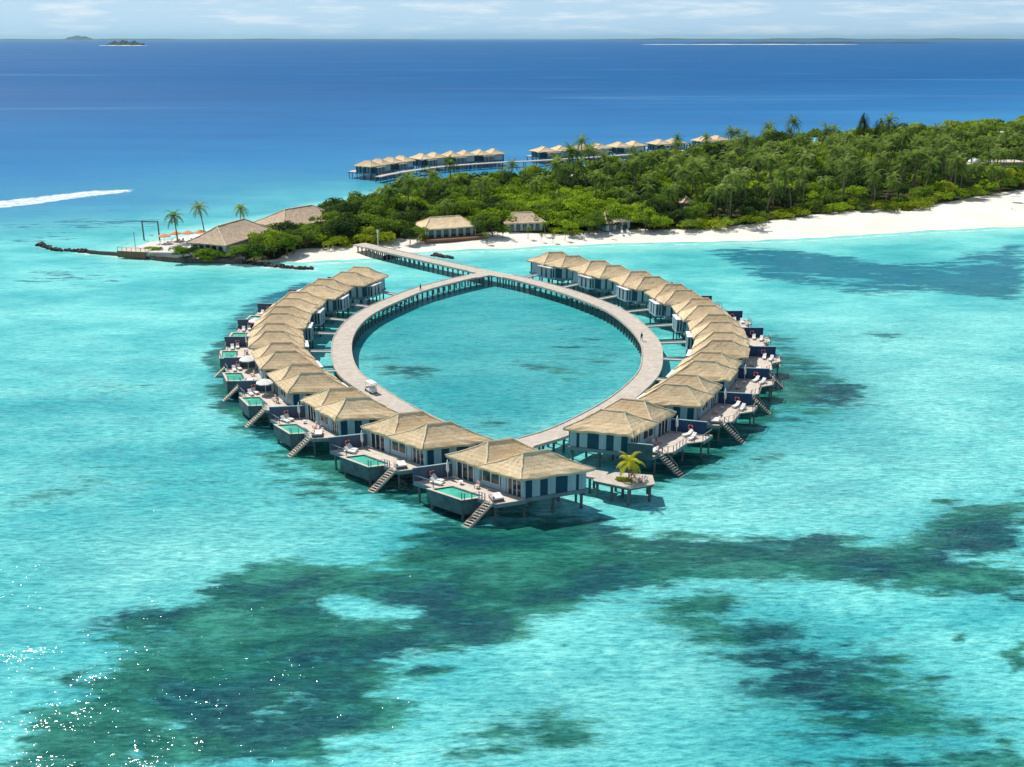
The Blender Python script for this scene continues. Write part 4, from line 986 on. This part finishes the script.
# restaurant terrace
tq = [px(*q, 1.9) for q in [(130,250.5),(146,252.5),(178,253),(206,250),(214,243),(170,240),(150,242)]]; tcx = sum(q[0] for q in tq)/7; tcy = sum(q[1] for q in tq)/7
tr_ = MB().prism([(q[0]-tcx, q[1]-tcy) for q in tq], -1.2, .1).build('terrace', M['plaster']); tr_.location = (tcx, tcy, 1.9); tag(tr_, 'pale paved terrace left of the beach restaurant', 'terrace')
p = px(137, 250, 2); dd = empty('viewing_deck', (p[0], p[1], 0), R(-12)); tag(dd, 'brown timber viewing deck at the left end of the terrace', 'deck')
MB().box(-4.5,4.5,-3,3,1.95,2.2).build('deck', M['deck'], dd); MB().box(-4.5,4.5,-3.08,-3.01,.3,2.15).build('skirt', M['wood'], dd)
rl_ = MB().beam((-4.4,-2.9,3.2),(4.4,-2.9,3.2),.08,.06).beam((-4.4,-2.9,3.2),(-4.4,2.9,3.2),.08,.06).build('railing', M['wood'], dd)
for k in range(7): MB().box(-4.45+k*1.47,-4.35+k*1.47,-2.95,-2.85,2.2,3.2).build('railing_post', M['wood'], rl_)
for k, (x, y) in enumerate(((165,243.5),(176.5,241),(188.5,240.3),(201,239.5))):
    p = px(x, y, 2.0)
    o = place('parasol_o', lambda: make_parasol(True, 'orange'), (p[0], p[1], 2.0), .3*k, f"orange parasol on the restaurant terrace, {['leftmost of four','second from the left','third from the left','rightmost, by the brown roof'][k]}", 'parasol', 'orange parasols on the terrace'); o.scale = (1.25, 1.25, 1.1)
    for j in (-1, 1):
        place('lounger', make_lounger, (p[0]+j*1.3, p[1]-1.6, 2.0), .1*j, f"white sun lounger {'left' if j < 0 else 'right'} of the {['leftmost','second','third','rightmost'][k]} orange parasol", 'sun lounger', 'sun loungers on the terrace')
p = px(152, 240.5, 0); sf = empty('swing_frame', (p[0], p[1], 0), R(-8)); tag(sf, 'tall dark goalpost-shaped frame standing in the shallows behind the terrace', 'frame')
for x in (-2.6, 2.6): MB().box(x-.16,x+.16,-.16,.16,-1,6.2).build('post', M['post'], sf)
MB().box(-2.44,2.44,-.12,.12,5.8,6.1).build('crossbar', M['post'], sf); MB().box(-.6,.6,-.2,.2,1.6,1.7).build('swing_seat', M['wood'], sf)
MB().tube([(-.55,0,1.7),(-.55,0,5.8)], .03, 5).build('rope', M['white'], sf); MB().tube([(.55,0,1.7),(.55,0,5.8)], .03, 5).build('rope', M['white'], sf)
p = px(135.5, 247.5, 2.2); lpst = empty('lamp_post', (p[0], p[1], 2.2)); tag(lpst, 'thin dark lamp post on the viewing deck', 'lamp post'); MB().tube([(0,0,0),(0,0,4.6)], .08, 8).build('pole', M['post'], lpst); MB().box(-.25,.25,-.15,.15,4.6,4.85).build('lamp', M['white'], lpst)
# small beach things
p = px(1013, 203, 1.5); place('parasol_w', lambda: make_parasol(True, 'fabric'), (p[0], p[1], 1.5), 0, 'pale parasol standing alone on the beach at the far right', 'parasol', None).scale = (1.4,1.4,1.3)
p = px(1013, 210.5, 1.5); place('lounger', make_lounger, (p[0], p[1], 1.5), .5, 'lone lounger on the sand below the far right parasol', 'sun lounger', None)
for k, (x, y) in enumerate(((622,233),(628,232.5),(583,236.5),(612,235.5))):
    p = px(x, y, 1.5); place('lounger', make_lounger, (p[0], p[1], 1.5), .3*k, ['white lounger left of pair before the small middle bungalow','white lounger right of pair before the small middle bungalow','white lounger under the trees on the middle beach','white lounger in front of trees left of the small bungalow'][k], 'sun lounger', 'sun loungers on the beach')
p = px(377, 247.8, WZ); sg = empty('pier_sign', (p[0], p[1]+2.6, 1.4)); tag(sg, 'slim pale post beside the shore end of the pier', 'post'); MB().tube([(0,0,0),(0,0,6)], .12, 8).build('post', M['white'], sg); MB().box(-.3,.3,-.05,.05,5.2,6.1).build('panel', M['white'], sg)

# ------------------------------------------------------------------ vegetation
def crown_mesh(seed, nleaf, mat, rx, rz_, zc, lobes=7, leaf=.55, flat=.75, name='crown'):
    rs = np.random.default_rng(seed)
    L_ = [(rs.normal(size=3)*np.array([.45,.45,.28]), rs.uniform(.38,.62)) for _ in range(lobes)]
    L_.append((np.zeros(3), .6))
    mb = MB(); tones = []; vs = []; fs = []
    for k in range(nleaf):
        c, r_ = L_[rs.integers(len(L_))]
        d = rs.normal(size=3); d /= np.linalg.norm(d)
        if d[2] < -.3: d[2] *= -.5
        rad = r_*rs.uniform(.72, 1.08)**.7
        p = (c+d*rad)*np.array([rx, rx, rz_])+np.array([0,0,zc])
        n_ = d+rs.normal(size=3)*.55; n_[2] += .25; n_ /= np.linalg.norm(n_)
        t1 = np.cross(n_, rs.normal(size=3)); t1 /= np.linalg.norm(t1); t2 = np.cross(n_, t1)
        s1 = leaf*rs.uniform(.6,1.35); s2 = s1*rs.uniform(.45,.8)
        o = len(vs)
        vs += [tuple(p-t1*s1*.5-t2*s2*.15), tuple(p-t2*s2*.5+t1*s1*.05), tuple(p+t1*s1*.55), tuple(p+t2*s2*.5-t1*s1*.02)]; fs.append((o,o+1,o+2,o+3))
        tones.append(float(np.clip(.5+rs.normal()*.16+.12*(c[0]+c[1])+rs.normal()*.04, 0, 1)))
    mb.v = vs; mb.f = fs
    return tone_mesh(mb, tones, name, M[mat])
def trunk_mesh(seed, H, r, spread):
    rs = np.random.default_rng(seed); mb = MB(); mb.tube([(0,0,-.5),(.1,.05,H*.35),(.05,-.1,H*.6)], [r*1.3,r,r*.75], 7)
    for k in range(5):
        a_ = k*1.26+rs.uniform(-.3,.3); mb.tube([(.05,-.05,H*rs.uniform(.3,.55)),(spread*.45*math.cos(a_),spread*.45*math.sin(a_),H*.75),(spread*.8*math.cos(a_),spread*.8*math.sin(a_),H*rs.uniform(.85,1.05))], [r*.55,r*.35,r*.12], 5)
    return mb.mesh('trunk', M['bark'], smooth=True)
KINDS = {'A': ('leafA', 'bright green leafy tree'), 'B': ('leafB', 'mid green leafy tree'), 'C': ('leafC', 'dark green dense tree'), 'D': ('leafD', 'yellow-green bush')}
TM = {}
for k, (mt, _) in KINDS.items():
    for v in range(4):
        TM[k, v] = (trunk_mesh(v, 4.6 if k != 'D' else 1.6, .22, 3), crown_mesh(10*ord(k)+v, 1500, mt, 4.6, 3.3 if k != 'D' else 2.1, 4.9 if k != 'D' else 1.5, 8, .72))
PM = [palm_meshes(H, 19, 4.3, 40+i, 'frond', l, .75, 9) for i, (H, l) in enumerate(((9.5,1.2),(11.5,2.2),(8,.6),(13,1.5),(10.5,2.8)))]
def zone(x, y):
    cxp = 512+x/(y*math.cos(PITCH)+55*math.sin(PITCH))*FPX
    if cxp < 330: return 'by the restaurant'
    if cxp < 420: return 'by the pier landing'
    if cxp < 505: return 'behind the thatched bungalow'
    if cxp < 600: return 'behind the brown bungalow'
    if cxp < 700: return 'by the small bungalow'
    if cxp < 800: return 'mid island'
    if cxp < 920: return 'right of mid island'
    return 'far right'
vegp = VEG
bx0, bx1, by0, by1 = -90, 470, 272, 760
clear = [(px(450,228,4.6),15,8),(px(526,224,4.4),9,7),(px(622,222,4.4),7,5),(px(222,240,5),15,11),(px(285,222,5),13,11),(px(685,201,7.5),5,3),(px(853,171,7.5),8,4),(px(1000,160,8.5),13,9),(px(975,163,7),6,9)]
cand = []
tries = 0; pts = []
cell = {}
def ok(x, y, r):
    ix, iy = int(x//8), int(y//8)
    for i in range(ix-1, ix+2):
        for j in range(iy-1, iy+2):
            for q in cell.get((i, j), ()):
                if (q[0]-x)**2+(q[1]-y)**2 < r*r: return False
    return True
rr = random.Random(11)
for _ in range(60000):
    x = rr.uniform(bx0, bx1); y = rr.uniform(by0, by1)
    if abs(x) > .56*y+15: continue
    r = 4.0+max(0, y-330)*.0085
    r = min(r, 6.6)
    if not ok(x, y, r): continue
    cell.setdefault((int(x//8), int(y//8)), []).append((x, y)); pts.append((x, y))
PA = np.array(pts); dv = sdf(vegp, PA[:, 0], PA[:, 1]); PA = PA[dv > 1.2]; dv = dv[dv > 1.2]
broad = []; palms = []
for (x, y), d in zip(PA, dv):
    blocked = False
    for (c, ax_, by_) in clear:
        if abs(x-c[0]) < ax_ and -9 < (y-c[1]) < by_: blocked = True
    if blocked and d > -1: continue
    cxp = 512+x/(y*math.cos(PITCH)+55*math.sin(PITCH))*FPX
    nz_ = math.sin(x*.045+1)*math.cos(y*.038)+.5*math.sin(x*.11+y*.07)
    palmp = .07 if cxp < 560 else .30 if cxp < 700 else .40
    if y > 500: palmp += .12
    if y > 420 and cxp < 720: palmp = .10
    if rr.random() < palmp and d > 4: palms.append((x, y, d)); 
    else: broad.append((x, y, d, nz_, cxp))
broad.sort(key=lambda t: t[1])
def pick(d, nz_, cxp):
    u = rr.random()
    if d < 7: return 'D' if u < .42 else ('A' if u < .75 else 'B')
    if nz_ > .45: return 'A' if u < .75 else 'B'
    if nz_ < -.2: return 'C' if u < .65 else 'B'
    return 'A' if u < .30 else ('B' if u < .68 else 'C')
far_v = {k: ([], []) for k in 'ABCD'}
def mesh_np(me):
    n = len(me.vertices); co = np.empty(n*3, 'f'); me.vertices.foreach_get('co', co); return co.reshape(-1, 3)
lowm = {k: crown_mesh(900+ord(k), 520, KINDS[k][0], 4.6, 3.3, 4.9, 8, 1.15) for k in 'ABCD'}
NUM = 'first second third fourth fifth sixth seventh eighth ninth tenth eleventh twelfth thirteenth fourteenth fifteenth sixteenth seventeenth eighteenth nineteenth twentieth'.split()
def rowlabels(items, per):
    zs = {}
    for j, it in enumerate(items): zs.setdefault(zone(it[0], it[1]), []).append(j)
    out = {}
    for zn, idx in zs.items():
        idx.sort(key=lambda j: items[j][1])
        for r_ in range(0, len(idx), per):
            row = sorted(idx[r_:r_+per], key=lambda j: items[j][0]/items[j][1])
            for c_, j in enumerate(row): out[j] = f'{NUM[min(19, r_//per)]} row, {NUM[c_]} from left'
    return out
RL = rowlabels(broad[:290], 8)
for i, (x, y, d, nz_, cxp) in enumerate(broad):
    k = pick(d, nz_, cxp); sc = rr.uniform(.8, 1.15)*(1+max(0, y-340)*.0012)
    if d < 4 and k != 'D': sc *= .7
    if cxp < 330: sc *= .82
    if cxp > 740: sc *= .86
    if 415 < cxp < 640 and y < 322 and d < 9: sc *= .55
    if y > 400 and 480 < cxp < 740: sc *= .72
    zz = gz(x, y)-.1-(1.4*sc if d < 12 and k != 'D' else 0); hz = sc*rr.uniform(.85, 1.15)
    if i < 290:
        tm, fm = TM[k, rr.randrange(4)]
        pos = 'at the beach edge' if d < 6 else 'in the woods'
        put_tree('leafy_tree' if k != 'D' else 'coastal_bush', tm, fm, (x, y, zz), rr.random()*6.28, sc, f'{KINDS[k][1]} {zone(x,y)}, {RL[i]}', 'tree' if k != 'D' else 'bush', f'{KINDS[k][1]}s {pos} {zone(x,y)}', (sc, sc, hz))
    else: far_v[k][0].append((x, y, zz, sc, hz, rr.random()*6.28))
for k in 'ABCD':
    L_ = far_v[k][0]
    if not L_: continue
    co = mesh_np(lowm[k]); nq = len(co)//4; tn = np.empty(nq, 'f'); lowm[k].attributes['tone'].data.foreach_get('value', tn)
    allc = []; allt = []
    for (x, y, zz, sc, hz, a_) in L_:
        c_, s_ = math.cos(a_), math.sin(a_); q = np.c_[(co[:,0]*c_-co[:,1]*s_)*sc+x, (co[:,0]*s_+co[:,1]*c_)*sc+y, co[:,2]*hz+zz]; allc.append(q); allt.append(np.clip(tn+rr.gauss(0,.14), 0, 1))
    C_ = np.vstack(allc); T_ = np.concatenate(allt); me = bpy.data.meshes.new('woodland_canopy')
    n4 = len(C_)//4; me.vertices.add(len(C_)); me.vertices.foreach_set('co', C_.astype('f').ravel()); me.loops.add(len(C_)); me.loops.foreach_set('vertex_index', np.arange(len(C_), dtype='i'))
    me.polygons.add(n4); me.polygons.foreach_set('loop_start', np.arange(0, len(C_), 4, dtype='i')); me.polygons.foreach_set('loop_total', np.full(n4, 4, 'i')); me.update()
    at = me.attributes.new('tone', 'FLOAT', 'FACE'); at.data.foreach_set('value', T_.astype('f')); me.materials.append(M[KINDS[k][0]])
    o = bpy.data.objects.new('woodland_canopy', me); COL.objects.link(o)
    tag(o, {'A':'bright green','B':'mid green','C':'dark green','D':'yellow-green'}[k]+' treetops of the far woods filling the back of the island', 'woods', None, 'stuff')
palms.sort(key=lambda t: t[1])
RLP = rowlabels(palms[:280], 8)
print('broad', len(broad), 'palms', len(palms))
def put_palm(x, y, sc, label, group, v=None, z=None):
    tm, fm = PM[rr.randrange(5) if v is None else v]
    put_tree('palm_tree', tm, fm, (x, y, gz(x, y)-.1 if z is None else z), rr.random()*6.28, sc, label, 'palm', group)
for i, (x, y, d) in enumerate(palms[:280]):
    zn = zone(x, y); back = float(y) > 480
    put_palm(x, y, rr.uniform(.95, 1.4)*(1.12 if back else 1), f"coconut palm {zn}, {RLP[i]}", f"coconut palms {'of the back woods' if back else 'among the trees'} {zn}")
# single palms that stand out
for (xp, yp, H, v, lab) in ((178,243.5,13.5/9,2,'tall palm beside the terrace, leftmost of three behind the restaurant'),(205,238,13/9,0,'leaning palm behind the restaurant roof, middle of three'),(241,232,13.5/10,2,'full-crowned palm behind the restaurant roof, rightmost of three')):
    x, y = px(xp, yp, 1.7); put_palm(x, y, H*.68, lab, None, v, 1.7)
for (xp, ytop, lab) in ((679,131,'palm with spiky crown above the treeline beside the hidden villa roof'),(706,130,'palm rising above the treeline beside the rightmost distant roof'),(793,126,'tall palm at the back of the island just left of the double dark tree'),(840,124,'broad palm on the skyline left of the dark conical tree'),(998,119,'tallest palm on the skyline at the far right')):
    z_ = 13.0; x, y = px(xp, ytop+6, z_)
    y = min(y, 600); x = (xp-512)/FPX*(y*math.cos(PITCH)+47*math.sin(PITCH)); zt = CAMH-y*math.tan(PITCH+math.atan((ytop+6-383.5)/FPX))
    sc = max(.8, (zt-1.6)/10.0); tm, fm = PM[rr.choice((0, 4))]
    put_tree('palm_tree', tm, fm, (x, y, 1.5), rr.random()*6, sc, lab, 'palm', None, (min(sc,1.25), min(sc,1.25), sc))
for k, (xp, yp, s_) in enumerate(((528,236,.42),(541,238,.3),(553,238.5,.34),(545,234,.5),(565,237,.4),(487,240.5,.4))):
    x, y = px(xp, yp, 1.6); put_palm(x, y, s_, f"young yellowish palm on the sand before the brown bungalow, {['nearest its wall','shortest of the group','third along','tallest of the group','rightmost of the group','leftmost, near the pier'][k]}", 'young palms on the sand', 2)
# conical dark trees on the skyline
def cone_tree(x, y, H, Rr, label, seed):
    rs = np.random.default_rng(seed); mb = MB(); tones = []
    for k in range(4200):
        t = rs.uniform(.08, 1)**.8; a_ = rs.random()*6.28; r_ = Rr*(1-t)**.5*min(1, .5+t*1.6)*rs.uniform(.55, 1.05)*(1+.25*math.sin(a_*5+t*9))
        p = np.array((r_*math.cos(a_), r_*math.sin(a_), H*t*(1+.12*math.sin(a_*3+seed)))); d = np.array((math.cos(a_), math.sin(a_), .8+rs.normal()*.4)); d /= np.linalg.norm(d)
        s_ = np.cross(d, (0,0,1)); s_ /= np.linalg.norm(s_); L2 = rs.uniform(.5, 1.1)
        mb.v += [tuple(p-s_*.16), tuple(p+s_*.16), tuple(p+d*L2)]; mb.f.append((len(mb.v)-3, len(mb.v)-2, len(mb.v)-1)); tones.append(float(np.clip(.45+rs.normal()*.2, 0, 1)))
    fm = tone_mesh(mb, tones, 'crown', M['leafC']); tm = MB().tube([(0,0,-.5),(0,0,H*.9)], [.3,.05], 7).mesh('trunk', M['bark'])
    put_tree('conical_tree', tm, fm, (x, y, 1.5), 0, 1, label, 'tree', None)
for xp, H, lab in ((863,18,'dark conical tree on the skyline, left of the pair'),(879,15.5,'dark conical tree on the skyline, right of the pair')):
    y = 560; x = (xp-512)/FPX*(y*math.cos(PITCH)+47*math.sin(PITCH)); cone_tree(x, y, H, 6.2, lab, int(xp))
# bushes by the restaurant and rocks edge
for k, (xp, yp) in enumerate(((268,252),(274,254),(280,251),(287,253),(294,251),(262,250),(300,248),(307,247),(271,248),(284,247))):
    x, y = px(xp, yp, 1.4); tm, fm = TM['BACB'[k % 4], k % 4]
    put_tree('coastal_bush', tm, fm, (x, y, .9), k*1.7, .72, f'round leafy bush right of the restaurant above the sand, {NUM[k]} of the thicket', 'bush', 'thicket right of the restaurant')
for k, (xp, yp, kd, s_) in enumerate(((598,231.5,'B',.7),(606,231,'C',.55),(589,232.5,'B',.7),(645,230,'B',.7),(654,230.5,'A',.6),(572,234,'A',.6),(485,235.5,'C',.85),(492,235,'B',.9),(478,233,'B',.6),(503,236,'B',.5),(417,240,'B',.65),(410,242,'C',.6),(424,239,'D',.5))):
    x, y = px(xp, yp, 1.5); tm, fm = TM[kd, k % 4]
    put_tree('leafy_tree', tm, fm, (x, y, 1.2), k*1.7, s_, 'leafy tree on the sand edge, '+['left of the small bungalow','close to the left wall of the small bungalow','two trees left of the small bungalow','right of the small bungalow','second to the right of the small bungalow','midway between brown and small bungalows','between thatched and brown bungalows, left','between thatched and brown bungalows, right','at the right end of the thatched bungalow','at the left corner of the brown bungalow','at the left corner of the thatched bungalow','second left of the thatched bungalow','low one before the thatched bungalow'][k], 'tree', 'trees on the sand edge')
for k, (xp, yp, kd, s_) in enumerate(((183,257.5,'B',.62),(191,257.8,'C',.6),(200,258,'A',.55),(209,258,'D',.8),(216,258.3,'B',.5),(150,251.5,'D',.5),(156,251.5,'A',.35),(238,259,'B',.7),(246,257,'C',.75),(254,258,'B',.8),(262,256.5,'C',.85))):
    x, y = px(xp, yp, 1.4); tm, fm = TM[kd, k % 4]
    lab = ['leftmost','second from left','third from left','fourth from left','beside the white wall','low one on the terrace edge','smallest one on the terrace edge','right of the white wall','behind the sand, dark','pale one near the rock line','rightmost, near the rock line'][k]
    put_tree('coastal_bush', tm, fm, (x, y, .9), k*1.3, s_, f'leafy bush before the beach restaurant, {lab}', 'bush', 'bushes before the restaurant', (s_, s_, s_*(.8 if kd != 'D' else 1)))

# ------------------------------------------------------------------ far islands
def far_land(name, x0, x1, D, h, mat, label=None, dep=400, seed=0, zb=-1):
    rs = np.random.default_rng(seed); n = 60; D_ = D*math.cos(PITCH); X_ = np.linspace((x0-512)/FPX*D_, (x1-512)/FPX*D_, n); env = np.sin(np.pi*np.linspace(0, 1, n))**.35
    ph = rs.uniform(0, 6.28, 5); t = np.linspace(0, 1, n); H_ = h*env*(1+.25*np.sin(t*23+ph[0])+.15*np.sin(t*61+ph[1]))
    mb = MB(); vs = []
    for i in range(n): vs += [(X_[i], D-dep*env[i]-5, zb), (X_[i], D-dep*env[i]*.5, H_[i]*.85), (X_[i], D, H_[i]), (X_[i], D+dep*env[i]+5, zb)]
    mb.add(vs, [(4*i+j, 4*i+4+j, 4*i+5+j, 4*i+1+j) for i in range(n-1) for j in range(3)])
    o = mb.build(name, mat, None, smooth=True); tag(o, kind='structure'); return o
farg = simple('far_woodland', (.03, .06, .06), .9, .3, .02, .1); fars = simple('far_sand', (.75, .72, .64), .9, .08, .02, .1)
far_land('islet', 106, 144, 9500, 36, farg, dep=120, seed=1); far_land('islet_beach', 98, 147, 9350, 3.5, fars, dep=60, seed=2)
far_land('distant_island', 690, 945, 14000, 17, farg, dep=300, seed=3); far_land('sandbank', 640, 860, 11000, 4, fars, dep=120, seed=4)
far_land('distant_hills', -60, 430, 38000, 45, farg, dep=1500, seed=5); far_land('distant_hills', 68, 92, 39000, 120, farg, dep=900, seed=7)
far_land('distant_hills', 560, 1100, 38000, 60, farg, dep=1500, seed=6)

# ------------------------------------------------------------------ haze
def haze():
    m = bpy.data.materials.new('haze'); m.use_nodes = True; t = m.node_tree; t.nodes.clear(); o = t.nodes.new('ShaderNodeOutputMaterial'); v = t.nodes.new('ShaderNodeVolumePrincipled')
    v.inputs['Color'].default_value = (.50, .82, 1, 1); v.inputs['Density'].default_value = 1.3e-5; v.inputs['Anisotropy'].default_value = .3
    t.links.new(v.outputs[0], o.inputs['Volume'])
    me = MB().box(-110000, 110000, -3000, 150000, -3.5, 420).mesh('haze', m); ob = bpy.data.objects.new('haze', me); COL.objects.link(ob); tag(ob, kind='stuff')
USE_HAZE = True
if USE_HAZE: haze()
